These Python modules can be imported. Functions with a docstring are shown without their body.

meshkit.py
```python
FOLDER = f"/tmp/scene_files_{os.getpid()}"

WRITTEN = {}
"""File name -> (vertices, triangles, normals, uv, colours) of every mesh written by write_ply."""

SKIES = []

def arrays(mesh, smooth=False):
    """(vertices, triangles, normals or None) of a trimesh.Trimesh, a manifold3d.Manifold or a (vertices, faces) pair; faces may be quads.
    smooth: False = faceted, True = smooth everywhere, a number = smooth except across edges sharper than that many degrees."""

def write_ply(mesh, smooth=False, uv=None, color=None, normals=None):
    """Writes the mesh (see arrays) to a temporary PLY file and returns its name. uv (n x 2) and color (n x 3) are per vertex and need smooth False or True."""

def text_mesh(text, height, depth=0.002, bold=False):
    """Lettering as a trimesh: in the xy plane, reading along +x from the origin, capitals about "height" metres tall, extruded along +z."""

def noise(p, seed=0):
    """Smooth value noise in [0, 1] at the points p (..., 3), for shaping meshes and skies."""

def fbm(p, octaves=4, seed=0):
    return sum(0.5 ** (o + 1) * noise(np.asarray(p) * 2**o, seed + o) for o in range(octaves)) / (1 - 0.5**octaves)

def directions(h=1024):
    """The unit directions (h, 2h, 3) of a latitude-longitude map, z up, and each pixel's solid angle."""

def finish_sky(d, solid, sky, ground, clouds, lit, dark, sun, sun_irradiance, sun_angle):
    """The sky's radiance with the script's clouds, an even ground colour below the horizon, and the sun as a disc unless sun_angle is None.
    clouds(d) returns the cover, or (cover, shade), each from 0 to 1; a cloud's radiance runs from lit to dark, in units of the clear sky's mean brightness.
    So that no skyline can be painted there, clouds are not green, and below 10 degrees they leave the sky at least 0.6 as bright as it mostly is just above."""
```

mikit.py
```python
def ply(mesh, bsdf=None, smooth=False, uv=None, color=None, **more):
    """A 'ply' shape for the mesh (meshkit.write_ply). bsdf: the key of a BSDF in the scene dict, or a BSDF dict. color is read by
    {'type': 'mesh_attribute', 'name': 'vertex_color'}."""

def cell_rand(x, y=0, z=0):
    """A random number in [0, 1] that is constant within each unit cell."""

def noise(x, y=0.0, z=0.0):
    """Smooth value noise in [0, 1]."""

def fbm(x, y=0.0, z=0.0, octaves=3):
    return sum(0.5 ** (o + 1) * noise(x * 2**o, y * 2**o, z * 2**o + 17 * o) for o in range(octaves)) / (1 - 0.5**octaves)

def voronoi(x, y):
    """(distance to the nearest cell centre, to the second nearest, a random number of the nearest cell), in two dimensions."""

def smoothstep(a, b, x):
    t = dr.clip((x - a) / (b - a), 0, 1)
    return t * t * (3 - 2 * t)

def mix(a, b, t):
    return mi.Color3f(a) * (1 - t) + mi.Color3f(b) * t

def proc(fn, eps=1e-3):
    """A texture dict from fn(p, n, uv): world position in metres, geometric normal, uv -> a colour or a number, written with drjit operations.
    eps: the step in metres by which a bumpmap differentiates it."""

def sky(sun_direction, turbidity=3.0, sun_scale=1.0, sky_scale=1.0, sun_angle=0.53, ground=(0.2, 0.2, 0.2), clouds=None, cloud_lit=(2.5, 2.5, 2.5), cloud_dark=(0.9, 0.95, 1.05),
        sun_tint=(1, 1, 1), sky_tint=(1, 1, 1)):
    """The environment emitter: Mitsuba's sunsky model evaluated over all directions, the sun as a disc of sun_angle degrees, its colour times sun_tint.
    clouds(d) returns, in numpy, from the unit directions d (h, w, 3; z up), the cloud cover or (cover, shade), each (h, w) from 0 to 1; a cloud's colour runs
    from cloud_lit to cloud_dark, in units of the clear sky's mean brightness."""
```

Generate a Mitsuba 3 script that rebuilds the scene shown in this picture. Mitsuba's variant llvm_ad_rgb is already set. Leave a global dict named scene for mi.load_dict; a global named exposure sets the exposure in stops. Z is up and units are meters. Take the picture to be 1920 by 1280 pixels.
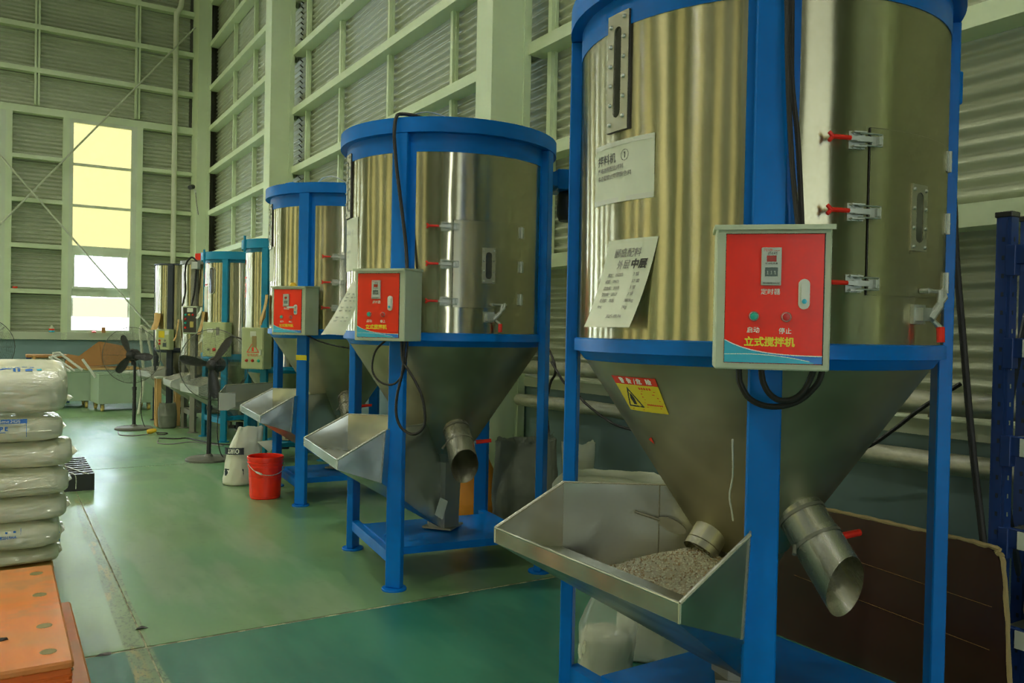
import math, random, glob
import numpy as np, trimesh, mitsuba as mi, mikit, meshkit
import drjit as dr
from mikit import proc, noise, fbm, smoothstep, mix, cell_rand
T = mi.ScalarTransform4f
rng = np.random.default_rng(7)
random.seed(7)
scene, labels = {}, {}

# ------------------------------------------------------------------ camera, light, exposure
exposure = 0.22
F_PX, YAW, PITCH, ROLL, EYE = 1546.657, .557464523, .0131, -.0195755, np.array([0, 0, 1.5])
_f = np.array([math.sin(YAW) * math.cos(PITCH), math.cos(YAW) * math.cos(PITCH), -math.sin(PITCH)])
_r = np.array([math.cos(YAW), -math.sin(YAW), 0.])
_d = np.cross(_f, _r)
_dn = -math.sin(ROLL) * _r + math.cos(ROLL) * _d
scene['camera'] = {'type': 'perspective', 'fov_axis': 'x', 'fov': math.degrees(2 * math.atan(960 / F_PX)), 'near_clip': .05, 'far_clip': 200.,
                   'to_world': T().look_at(origin=EYE.tolist(), target=(EYE + _f).tolist(), up=(-_dn).tolist())}
ADDED_SKYLIGHT = (1.3, 1.3, 1.0)        # radiance of the unseen roof strips added for soft ambient light
FILM = (.98, .86, .36)            # daylight through yellow window film
PANE = (19., 24., 29.)             # clear pane
FARPANE = (5.5, 5.9, 5.6)
LAMP = (470., 462., 370.)
scene['air'] = {'type': 'constant', 'radiance': {'type': 'rgb', 'value': [.02, .022, .018]}}


# ------------------------------------------------------------------ mesh helpers
def mesh(v, f):
    return trimesh.Trimesh(np.asarray(v, float), np.asarray(f, int), process=False)


def join(*ms):
    ms = [m for m in ms if m is not None and len(m.faces)]
    v = np.vstack([m.vertices for m in ms])
    at = np.cumsum([0] + [len(m.vertices) for m in ms[:-1]])
    return mesh(v, np.vstack([m.faces + a for m, a in zip(ms, at)]))


def xf(m, M):
    M = np.asarray(M, float)
    return mesh(m.vertices @ M[:3, :3].T + M[:3, 3], m.faces if np.linalg.det(M[:3, :3]) > 0 else m.faces[:, ::-1])


def mv(m, x=0, y=0, z=0):
    return mesh(m.vertices + [x, y, z], m.faces)


def rot(m, axis, deg, at=(0, 0, 0)):
    return xf(m, trimesh.transformations.rotation_matrix(math.radians(deg), axis, at))


def box(x0, x1, y0, y1, z0, z1, b=0.):
    if b <= 0:
        v = [(x, y, z) for x in (x0, x1) for y in (y0, y1) for z in (z0, z1)]
        f = [[0, 1, 3], [0, 3, 2], [4, 6, 7], [4, 7, 5], [0, 4, 5], [0, 5, 1], [2, 3, 7], [2, 7, 6], [0, 2, 6], [0, 6, 4], [1, 5, 7], [1, 7, 3]]
        return mesh(v, f)
    p = []
    for i, x in enumerate((x0, x1)):
        for j, y in enumerate((y0, y1)):
            for k, z in enumerate((z0, z1)):
                sx, sy, sz = 1 - 2 * i, 1 - 2 * j, 1 - 2 * k
                p += [(x, y + sy * b, z + sz * b), (x + sx * b, y, z + sz * b), (x + sx * b, y + sy * b, z)]
    h = trimesh.convex.convex_hull(np.array(p))
    return mesh(h.vertices, h.faces)


def hull(p):
    h = trimesh.convex.convex_hull(np.array(p, float))
    return mesh(h.vertices, h.faces)


def grid(P, closed_u=False, flip=False):
    """P (n, m, 3) -> surface"""
    n, m = P.shape[:2]
    i, j = np.meshgrid(np.arange(n if closed_u else n - 1), np.arange(m - 1), indexing='ij')
    a, b, c, d = i * m + j, ((i + 1) % n) * m + j, ((i + 1) % n) * m + j + 1, i * m + j + 1
    f = np.stack([np.stack([a, b, c], -1), np.stack([a, c, d], -1)], 2).reshape(-1, 3)
    return mesh(P.reshape(-1, 3), f[:, ::-1] if flip else f)


def lathe(prof, n=48, a0=0., a1=360.):
    """profile [(r, z)...] about z"""
    closed = abs(a1 - a0 - 360) < 1e-6
    a = np.radians(np.linspace(a0, a1, n + 1)[: n if closed else n + 1])
    pr = np.array(prof, float)
    P = np.stack([pr[None, :, 0] * np.cos(a)[:, None], pr[None, :, 0] * np.sin(a)[:, None], np.broadcast_to(pr[None, :, 1], (len(a), len(pr)))], -1)
    return grid(P, closed)


def cyl(p0, p1, r, n=16, r1=None, caps=True):
    p0, p1 = np.array(p0, float), np.array(p1, float)
    return tube([p0, p1], [r, r if r1 is None else r1], n, caps)


def tube(pts, r, n=10, caps=True, closed=False):
    p = np.array(pts, float)
    rr = np.broadcast_to(np.array(r, float), (len(p),))
    t = np.roll(p, -1, 0) - np.roll(p, 1, 0) if closed else np.gradient(p, axis=0)
    t /= np.linalg.norm(t, axis=1, keepdims=True) + 1e-12
    up = np.array([0, 0, 1.]) if abs(t[0, 2]) < .9 else np.array([1., 0, 0])
    a = np.cross(t[0], up); a /= np.linalg.norm(a)
    A = []
    for k in range(len(p)):
        a = a - t[k] * (a @ t[k]); a /= np.linalg.norm(a); A.append(a)
    A = np.array(A); B = np.cross(t, A)
    g = np.arange(n) * 2 * np.pi / n
    P = p[:, None] + rr[:, None, None] * (np.cos(g)[None, :, None] * A[:, None] + np.sin(g)[None, :, None] * B[:, None])
    P = np.concatenate([P, P[:, :1]], 1)
    m = grid(P, closed)
    if caps and not closed:
        k = len(p); v = np.vstack([m.vertices, p[:1], p[-1:]]); w = n + 1; f = [m.faces]
        j = np.arange(n)
        f.append(np.stack([j, j + 1, j * 0 + len(v) - 2], 1)[:, ::-1] * 1)
        o = (k - 1) * w
        f.append(np.stack([o + j, o + j + 1, j * 0 + len(v) - 1], 1))
        m = mesh(v, np.vstack(f))
        m = mesh(m.vertices, m.faces[:, ::-1])
        return m
    return mesh(m.vertices, m.faces[:, ::-1])


def smooth_path(pts, n=8):
    """Catmull-Rom"""
    p = np.array(pts, float)
    p = np.vstack([2 * p[0] - p[1], p, 2 * p[-1] - p[-2]])
    o = []
    for i in range(1, len(p) - 2):
        for t in np.linspace(0, 1, n, endpoint=False):
            o.append(.5 * (2 * p[i] + (p[i + 1] - p[i - 1]) * t + (2 * p[i - 1] - 5 * p[i] + 4 * p[i + 1] - p[i + 2]) * t * t + (3 * p[i] - p[i - 1] - 3 * p[i + 1] + p[i + 2]) * t ** 3))
    o.append(p[-2])
    return np.array(o)


def prism(poly, th, M=None):
    """extrude a 2D polygon (x, y) along +z by th"""
    from shapely.geometry import Polygon
    m = trimesh.creation.extrude_polygon(poly if hasattr(poly, 'exterior') else Polygon(poly), th, engine='earcut')
    m = mesh(m.vertices, m.faces)
    return m if M is None else xf(m, M)


def sheet(pts, th=.003):
    """flat convex plate through 3D points, thickness th to both sides"""
    p = np.array(pts, float)
    c = p.mean(0)
    n = np.linalg.svd(p - c)[2][2]
    return hull(np.vstack([p + n * th / 2, p - n * th / 2]))


def frame_M(o, ex, ey, ez):
    M = np.eye(4); M[:3, 0], M[:3, 1], M[:3, 2], M[:3, 3] = ex, ey, ez, o
    return M


_FONT = {}


def text(s, h, depth=.0004, bold=0):
    """lettering in the xy plane from the origin; h = height of a full-width character"""
    from PIL import Image, ImageDraw, ImageFont
    from shapely import affinity, box as sbox, union_all
    if 'f' not in _FONT:
        p = glob.glob('/opt/blender-*/*/datafiles/fonts/Noto Sans CJK*')
        _FONT['f'] = ImageFont.truetype(p[0], 56) if p else None
    if _FONT['f'] is None:
        return meshkit.text_mesh(s, h * .75, depth)
    font = _FONT['f']
    x0, y0, x1, y1 = font.getbbox(s, anchor='ls', stroke_width=bold)
    im = Image.new('L', (x1 - x0 + 8, y1 - y0 + 8))
    ImageDraw.Draw(im).text((4 - x0, 4 - y0), s, 255, font, anchor='ls', stroke_width=bold)
    on = np.pad(np.asarray(im) > 127, ((0, 0), (1, 1))).astype(np.int8)
    rows, st = np.nonzero(np.diff(on, axis=1) == 1)
    en = np.nonzero(np.diff(on, axis=1) == -1)[1]
    sh = union_all(sbox(st, -rows - 1, en, -rows)).buffer(.5).buffer(-.5).simplify(.6)
    k = h / 52.
    sh = affinity.affine_transform(sh, [k, 0, 0, k, -4 * k, (4 - y0) * k])
    ms = [trimesh.creation.extrude_polygon(g, depth, engine='earcut') for g in getattr(sh, 'geoms', [sh]) if g.area > 0]
    return join(*[mesh(m.vertices, m.faces) for m in ms])


def center(m):
    v = m.vertices - [(m.vertices[:, 0].min() + m.vertices[:, 0].max()) / 2, 0, 0]
    return mesh(v, m.faces)


# ------------------------------------------------------------------ scene helpers
def newkey(k):
    if k not in scene and k not in USED:
        USED.add(k); return k
    i = 1
    while f'{k}_{i:03d}' in scene or f'{k}_{i:03d}' in USED:
        i += 1
    k = f'{k}_{i:03d}'; USED.add(k)
    return k


USED = set()


def obj(name, m, mat, parent=None, smooth=False, label=None, cat=None, group=None, kind=None, **more):
    k = newkey(f'{parent}__{name}' if parent else name)
    scene[k] = mikit.ply(m, mat, smooth=smooth, **more)
    tag(k, label, cat, group, kind)
    return k


def tag(k, label=None, cat=None, group=None, kind=None):
    d = {a: b for a, b in (('label', label), ('category', cat), ('group', group), ('kind', kind)) if b}
    if d:
        labels[k] = {**labels.get(k, {}), **d}


def thing(name, label, cat, group=None):
    k = newkey(name)
    tag(k, label, cat, group)
    return k


# ------------------------------------------------------------------ materials
def rgb(*c):
    return {'type': 'rgb', 'value': list(c)}


def paint(name, c, rough=.5, spec=.5, **k):
    scene[name] = {'type': 'twosided', 'b': {'type': 'principled', 'base_color': c if isinstance(c, dict) else rgb(*c), 'roughness': rough, 'specular': spec, **k}}
    return name


def metal(name, c, au, av=None):
    scene[name] = {'type': 'twosided', 'b': {'type': 'roughconductor', 'material': 'none', 'distribution': 'ggx', 'alpha_u': au, 'alpha_v': av or au,
                                             'specular_reflectance': c if isinstance(c, dict) else rgb(*c)}}
    return name


def steel_tone(p, n, uv):
    t = fbm(p.x * 3, p.y * 3, p.z * 2.2, 3)
    s = noise(p.x * 60 + p.y * 60, p.z * 2, 3)
    return mix((.49, .465, .325), (.61, .58, .42), smoothstep(.25, .75, t)) * (0.90 + .16 * s)


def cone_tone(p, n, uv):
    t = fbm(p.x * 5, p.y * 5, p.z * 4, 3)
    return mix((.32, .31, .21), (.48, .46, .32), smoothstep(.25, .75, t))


def tray_tone(p, n, uv):
    t = fbm(p.x * 6, p.y * 6, p.z * 6, 3)
    return mix((.54, .56, .51), (.72, .74, .69), smoothstep(.3, .7, t))


metal('steel_tank', proc(steel_tone), .014, .24)
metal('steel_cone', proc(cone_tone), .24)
scene['steel_tray'] = {'type': 'twosided', 'b': {'type': 'bumpmap', 'arbitrary': proc(lambda p, n, uv: fbm(p.x * 5, p.y * 5, p.z * 5, 2), eps=.01), 'scale': .02,
                      'b': {'type': 'roughconductor', 'material': 'none', 'distribution': 'ggx', 'alpha_u': .10, 'alpha_v': .10, 'specular_reflectance': proc(tray_tone)}}}
metal('steel_pipe', (.60, .59, .48), .14)
metal('steel_edge', (.72, .71, .58), .2)
metal('steel_dull', (.36, .36, .30), .35)
metal('zinc', (.62, .66, .62), .25)


def blue_tone(p, n, uv):
    t = fbm(p.x * 9, p.y * 9, p.z * 5, 3)
    return mix((.0, .110, .43), (.0, .145, .52), t)


paint('blue_paint', proc(blue_tone), .36, .22)
paint('teal_paint', (.0, .17, .30), .45, .35)
paint('rack_blue', (.008, .03, .13), .45)
paint('dark_blue', (.012, .02, .03), .5)
paint('black_rubber', (.012, .012, .011), .55, .4)
paint('black_plastic', (.014, .015, .015), .35)
paint('dark_glass', (.03, .034, .026), .12)
paint('enclosure', (.50, .57, .42), .45)
paint('old_enclosure', (.46, .52, .27), .5)
paint('red_panel', (.86, .028, .010), .28, .4)
paint('red_plastic', (.72, .018, .008), .35)
paint('wave_cyan', (.04, .42, .60), .3)
paint('wave_blue', (.02, .17, .55), .3)
paint('pane_base', (.03, .03, .03), .4)
paint('white_ink', (.80, .80, .74), .5)
paint('yellow_ink', (.85, .68, .03), .45)
paint('black_ink', (.02, .02, .02), .6)
paint('grey_ink', (.16, .15, .15), .6)
paint('red_ink', (.62, .035, .015), .5)
paint('blue_ink', (.02, .13, .45), .5)
paint('green_button', (.01, .33, .24), .3)
paint('red_button', (.42, .012, .01), .3)
paint('paper', (.74, .78, .66), .8, .2)
paint('kraft', (.52, .34, .13), .8, .2)
paint('cardboard', (.28, .145, .05), .85, .2)
paint('wood', (.42, .27, .09), .7, .2)
paint('sticker_yellow', (.70, .56, .02), .4)
paint('yellow_paint', (.66, .42, .02), .45)
paint('cctv_white', (.7, .72, .66), .4)
paint('grey_steel', (.16, .165, .13), .5)
paint('timer_grey', (.50, .54, .50), .4)
paint('display_red', (.28, .02, .012), .3)
paint('display_dark', (.06, .09, .085), .3)
paint('red_bucket', (.78, .022, .006), .32)
paint('pellet_white', proc(lambda p, n, uv: mix((.40, .42, .30), (.66, .68, .54), noise(p.x * 160, p.y * 160, p.z * 160))), .6)
paint('slot_tone', (.30, .33, .22), .6)
paint('fan_base', (.07, .075, .055), .5)
paint('guard_wire', (.05, .055, .045), .4)
paint('cart_green', (.30, .40, .28), .55)
paint('pvc_white', (.60, .63, .47), .45)


def orange_tone(p, n, uv):
    t = fbm(p.x * 10, p.y * 10, p.z * 10, 4)
    w = fbm(p.x * 2.2, p.y * 5, 3, 3)
    c = mix((.70, .20, .035), (.60, .24, .075), smoothstep(.35, .7, w))
    return mix(c, (.50, .22, .09), smoothstep(.6, .85, t) * .6)


paint('orange_plastic', proc(orange_tone), .5)
paint('orange_side', (.68, .13, .012), .45)
paint('pallet_plug', (.22, .17, .06), .6)
paint('girt_paint', (.53, .62, .40), .55)


def sheet_tone(p, n, uv):
    t = fbm(p.x * .9, p.y * .9, p.z * 3, 3)
    return mix((.29, .32, .23), (.38, .41, .30), t)


paint('corrugated', proc(sheet_tone), .42)


def dado_tone(p, n, uv):
    t = fbm(p.x * 1.3, p.y * 1.3, p.z * 1.6, 4)
    return mix((.085, .15, .15), (.13, .20, .19), t)


paint('dado', proc(dado_tone), .6)
paint('dado_cap', (.40, .44, .33), .7)
paint('roof', (.20, .21, .16), .7)
paint('olive_wall', (.52, .49, .30), .7)
paint('far_wall', (.16, .165, .11), .7)


def floor_col(p):
    a = fbm(p.x * .8, p.y * .8, 1, 4)
    b = fbm(p.x * 5, p.y * 1.2, 5, 4)
    g = mix((.105, .19, .080), (.080, .18, .082), smoothstep(.35, .7, a))
    g = mix(g, (.15, .21, .125), smoothstep(.5, .8, b) * .7)
    dk = mix((.009, .075, .050), (.020, .100, .062), smoothstep(.3, .7, b))
    g = mix(g, (.22, .29, .20), smoothstep(.60, .50, p.x) * smoothstep(4.1, 4.2, p.y) * .7)  # left bays paler: lighter paint, plus bright floor reflection put into the colour
    near = smoothstep(4.12, 4.10, p.y + .008 * noise(p.x * 8, 3, 1))
    g = mix(g, dk, near)
    # worn line of old tape and dirt
    cx = .555 + .014 * (p.y - 3.6) + .018 * (noise(p.y * 2.5, 9, 2) - .5)
    d = dr.abs(p.x - cx)
    edge = .045 + .02 * noise(p.y * 3.1, 1, 7)
    m = smoothstep(edge + .012, edge, d) * smoothstep(8.2, 7.4, p.y)
    n1 = fbm(p.x * 95, p.y * 60, 2, 4)
    tape = mix((.115, .165, .075), (.24, .19, .05), smoothstep(.54, .66, fbm(p.x * 30, p.y * 5, 8, 3)) * smoothstep(.02, -.02, p.x - cx))
    tape = mix(tape, (.03, .035, .025), smoothstep(.50, .72, n1) * .75)
    g = mix(g, tape, m * .85)
    s = fbm(p.x * 22, p.y * 22, 4, 4)
    sc = smoothstep(.70, .80, s)
    g = mix(g, (.07, .10, .06), sc * .12)
    st = smoothstep(.62, .8, fbm(p.x * 1.6 + 9, p.y * 1.6, 6, 4))
    return mix(g, (.055, .11, .07), st * .35)


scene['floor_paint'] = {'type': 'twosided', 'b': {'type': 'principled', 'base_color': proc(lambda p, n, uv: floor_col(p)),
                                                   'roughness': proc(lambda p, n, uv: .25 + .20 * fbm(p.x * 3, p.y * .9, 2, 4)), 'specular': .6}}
paint('floor_joint', proc(lambda p, n, uv: mix((.12, .115, .07), (.36, .34, .22), smoothstep(.35, .65, fbm(p.x * 25, p.y * 25, 1, 3)))), .8)


def film_tone(p, n, uv):
    t = fbm(p.x * 9, p.y * 9, p.z * 7, 3)
    return mix((.62, .63, .47), (.76, .77, .61), t)


scene['bag_film'] = {'type': 'twosided', 'b': {'type': 'bumpmap', 'arbitrary': proc(lambda p, n, uv: fbm(p.x * 20, p.y * 20, p.z * 42, 2)), 'scale': .014,
                     'b': {'type': 'principled', 'base_color': proc(film_tone), 'roughness': .16, 'specular': .7}}}
paint('sack_green', proc(lambda p, n, uv: mix((.085, .10, .072), (.14, .16, .115), fbm(p.x * 12, p.y * 12, p.z * 12, 3)) * (.9 + .1 * noise(p.x * 300, p.y * 300, p.z * 300))), .7)
paint('sack_orange', (.52, .20, .015), .6)
paint('sack_white', (.58, .60, .47), .6)
paint('sack_yellow', (.45, .36, .10), .6)
paint('plywood_face', proc(lambda p, n, uv: mix((.018, .008, .005), (.035, .014, .008), fbm(p.x * 6, p.y * 3, p.z * 3, 4))), .3)
paint('plywood_edge', (.36, .27, .12), .8)
metal('steel_matte', (.62, .64, .54), .38)
metal('foil', proc(lambda p, n, uv: mix((.40, .41, .31), (.66, .66, .52), fbm(p.x * 40, p.y * 25, p.z * 40, 3))), .32)
scene['clear_film'] = {'type': 'blendbsdf', 'weight': .2, 'a': {'type': 'thindielectric', 'int_ior': 1.3}, 'b': {'type': 'twosided', 'b': {'type': 'principled', 'base_color': rgb(.6, .64, .54), 'roughness': .3}}}
scene['pellet_mix'] = {'type': 'twosided', 'b': {'type': 'principled', 'base_color': {'type': 'mesh_attribute', 'name': 'vertex_color'}, 'roughness': .45}}
scene['pane_clear'] = {'type': 'thindielectric', 'int_ior': 1.5}


def emit(name, m, rad, parent=None, **k):
    key = obj(name, m, 'pane_base', parent, **k)
    scene[key]['emitter'] = {'type': 'area', 'radiance': rgb(*rad)}
    return key


# ------------------------------------------------------------------ the hall
XG, YG, ZTOP = 3.90, 19.5, 10.2
XL, YR = -15.0, -12.0
# floor: concrete bays as slabs on a bed, joints recessed
obj('floor', box(XL, 4.2, YR, 19.9, -.16, -.0025), 'floor_joint', kind='structure')
ys = [YR, -6.4, -1.14, 4.113, 9.37, 14.62, 19.88]
xs = [XL, -9.9, -4.65, .60, 4.18]
for i in range(len(xs) - 1):
    for j in range(len(ys) - 1):
        if i == 2 and j >= 3 or i >= 2:
            g = .011
        else:
            g = .012
        gx0 = .004 if abs(xs[i] - .6) < 1e-6 else g
        gx1 = .004 if abs(xs[i + 1] - .6) < 1e-6 else g
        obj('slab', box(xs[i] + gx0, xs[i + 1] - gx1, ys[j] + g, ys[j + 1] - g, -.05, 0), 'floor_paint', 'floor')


def corr(a0, a1, z0, z1, axis, at, pitch=.085, amp=.021, seg=10):
    """horizontally corrugated sheet; axis 'y': plane x=at running along y; axis 'x': plane y=at"""
    n = int(round((z1 - z0) / pitch)) * seg
    z = np.linspace(z0, z1, n + 1)
    w = np.cos(z / pitch * 2 * np.pi)
    o = at - amp * w
    aa = np.array([a0, a1])
    P = np.zeros((2, n + 1, 3))
    P[..., 2] = z
    if axis == 'y':
        P[..., 0] = o; P[..., 1] = aa[:, None]
    else:
        P[..., 1] = o; P[..., 0] = aa[:, None]
    return grid(P, flip=(axis == 'x'))


GZ = [2.09, 3.03, 3.955, 4.88, 5.81, 6.69, 7.65, 8.58, 9.5]
COLS = [(-.76 - .275, -.76), (6.09, 6.365), (12.944, 13.28), (19.03, 19.65)]
# right wall
obj('wall_right', box(4.16, 4.22, YR, 19.9, 0, ZTOP), 'far_wall', kind='structure')
bays = [(-7.8, -1.035), (-.76, 6.09), (6.365, 12.944), (13.28, 19.03)]
for (a, b) in bays:
    obj('corrugated_panel', corr(a - .15, b + .15, 1.1, 9.9, 'y', 4.095), 'corrugated', 'wall_right', smooth=True)
    for z in GZ:
        hz = .052 if z > 2.5 else .056
        obj('girt', join(box(XG, XG + .006, a, b, z - hz, z + hz), box(XG, 4.08, a, b, z + hz - .006, z + hz), box(XG, 4.08, a, b, z - hz, z - hz + .006),
                         box(4.074, 4.08, a, b, z - hz, z + hz)), 'girt_paint', 'wall_right')


def stud_y(y, z0, z1):
    return join(box(4.0, 4.072, y - .027, y - .022, z0, z1), box(4.0, 4.006, y - .027, y + .027, z0, z1), box(4.0, 4.012, y + .018, y + .027, z0, z1), box(4.035, 4.06, y - .034, y - .027, z0, z1), box(4.066, 4.072, y - .027, y + .027, z0, z1))


for y in (17.25, 15.7, 12.57, 11.09, 9.4, 7.73, 5.9, 4.3, 2.6):
    for z0, z1 in zip(GZ[:-1], GZ[1:]):
        if y < 5 and z0 < 2.5 and False:
            continue
        obj('stud', stud_y(y, z0 + .052, z1 - .052), 'girt_paint', 'wall_right')
for k, (a, b) in enumerate(COLS):
    xf_ = (3.54, 3.54, 3.56, 3.655)[k]
    obj('column', join(box(xf_, 3.9, a, b, 0, ZTOP, .004), box(3.86, 3.93, a - .012, b + .012, 0, ZTOP)), 'girt_paint', 'wall_right')
obj('dado', box(3.95, 4.16, YR, 19.5, 0, 1.02), 'dado', 'wall_right')
obj('dado_cap', box(3.92, 4.16, YR, 19.5, 1.02, 1.10), 'dado_cap', 'wall_right')
# end wall
obj('wall_back', box(XL, 4.2, 19.78, 19.84, 0, ZTOP), 'far_wall', kind='structure')
GE = [(4.81, 4.89), (3.93, 4.01), (3.0, 3.09), (2.07, 2.16)]
GU = [6.62, 7.50, 8.40, 9.3]
HEAD = (5.73, 5.88)


# end wall: girts, studs, jambs, corrugated panels, windows
obj('corrugated_panel', corr(XL, 3.6, 5.75, 9.95, 'x', 19.70), 'corrugated', 'wall_back', smooth=True)
for z in GU:
    obj('girt', join(box(XL, 3.66, YG, YG + .006, z - .05, z + .05), box(XL, 3.66, YG, YG + .18, z + .044, z + .05), box(XL, 3.66, YG, YG + .18, z - .05, z - .044)), 'girt_paint', 'wall_back')
obj('head_girt', box(XL, 3.66, YG, YG + .18, *HEAD, .004), 'girt_paint', 'wall_back')
UZ = [5.88, 6.62, 7.50, 8.40, 9.3]
for x in (.632, 2.517, -1.25, -3.13, -5.0, -6.9):
    for z0, z1 in zip(UZ[:-1], UZ[1:]):
        obj('stud', join(box(x - .048, x - .012, YG + .02, YG + .03, z0 + .05, z1 - .05), box(x + .012, x + .048, YG + .02, YG + .03, z0 + .05, z1 - .05),
                         box(x - .048, x - .042, YG + .02, YG + .17, z0 + .05, z1 - .05), box(x + .042, x + .048, YG + .02, YG + .17, z0 + .05, z1 - .05), box(x - .05, x + .05, YG + .12, YG + .13, z0 + .05, z1 - .05)), 'girt_paint', 'wall_back')
WX = [(1.30, 2.46), (-1.12, .04), (-3.54, -2.38), (-5.96, -4.80), (-8.38, -7.22), (-10.8, -9.64)]
panels = [(2.62, 3.66)] + [(WX[i + 1][1] + .17, WX[i][0] - .19) for i in range(5)]
for a, b in panels:
    obj('corrugated_panel', corr(a - .05, b + .05, 1.27, 5.78, 'x', 19.70), 'corrugated', 'wall_back', smooth=True)
    for z0, z1 in GE:
        obj('girt', join(box(a, b, YG, YG + .006, z0, z1), box(a, b, YG, YG + .18, z1 - .006, z1), box(a, b, YG, YG + .18, z0, z0 + .006)), 'girt_paint', 'wall_back')
for i, (a, b) in enumerate(WX):
    obj('jamb', join(box(a - .19, a - .075, YG - .01, YG + .2, 1.13, 5.73), box(b + .055, b + .17, YG - .01, YG + .2, 1.13, 5.73)), 'girt_paint', 'wall_back')
obj('dado', box(XL, 4.1, YG + .05, 19.78, 0, 1.13), 'dado', 'wall_back')
obj('sill', box(XL, 3.66, YG - .01, 19.78, 1.13, 1.285, .004), 'dado_cap', 'wall_back')
fy0, fy1 = YG + .0, YG + .12
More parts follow.
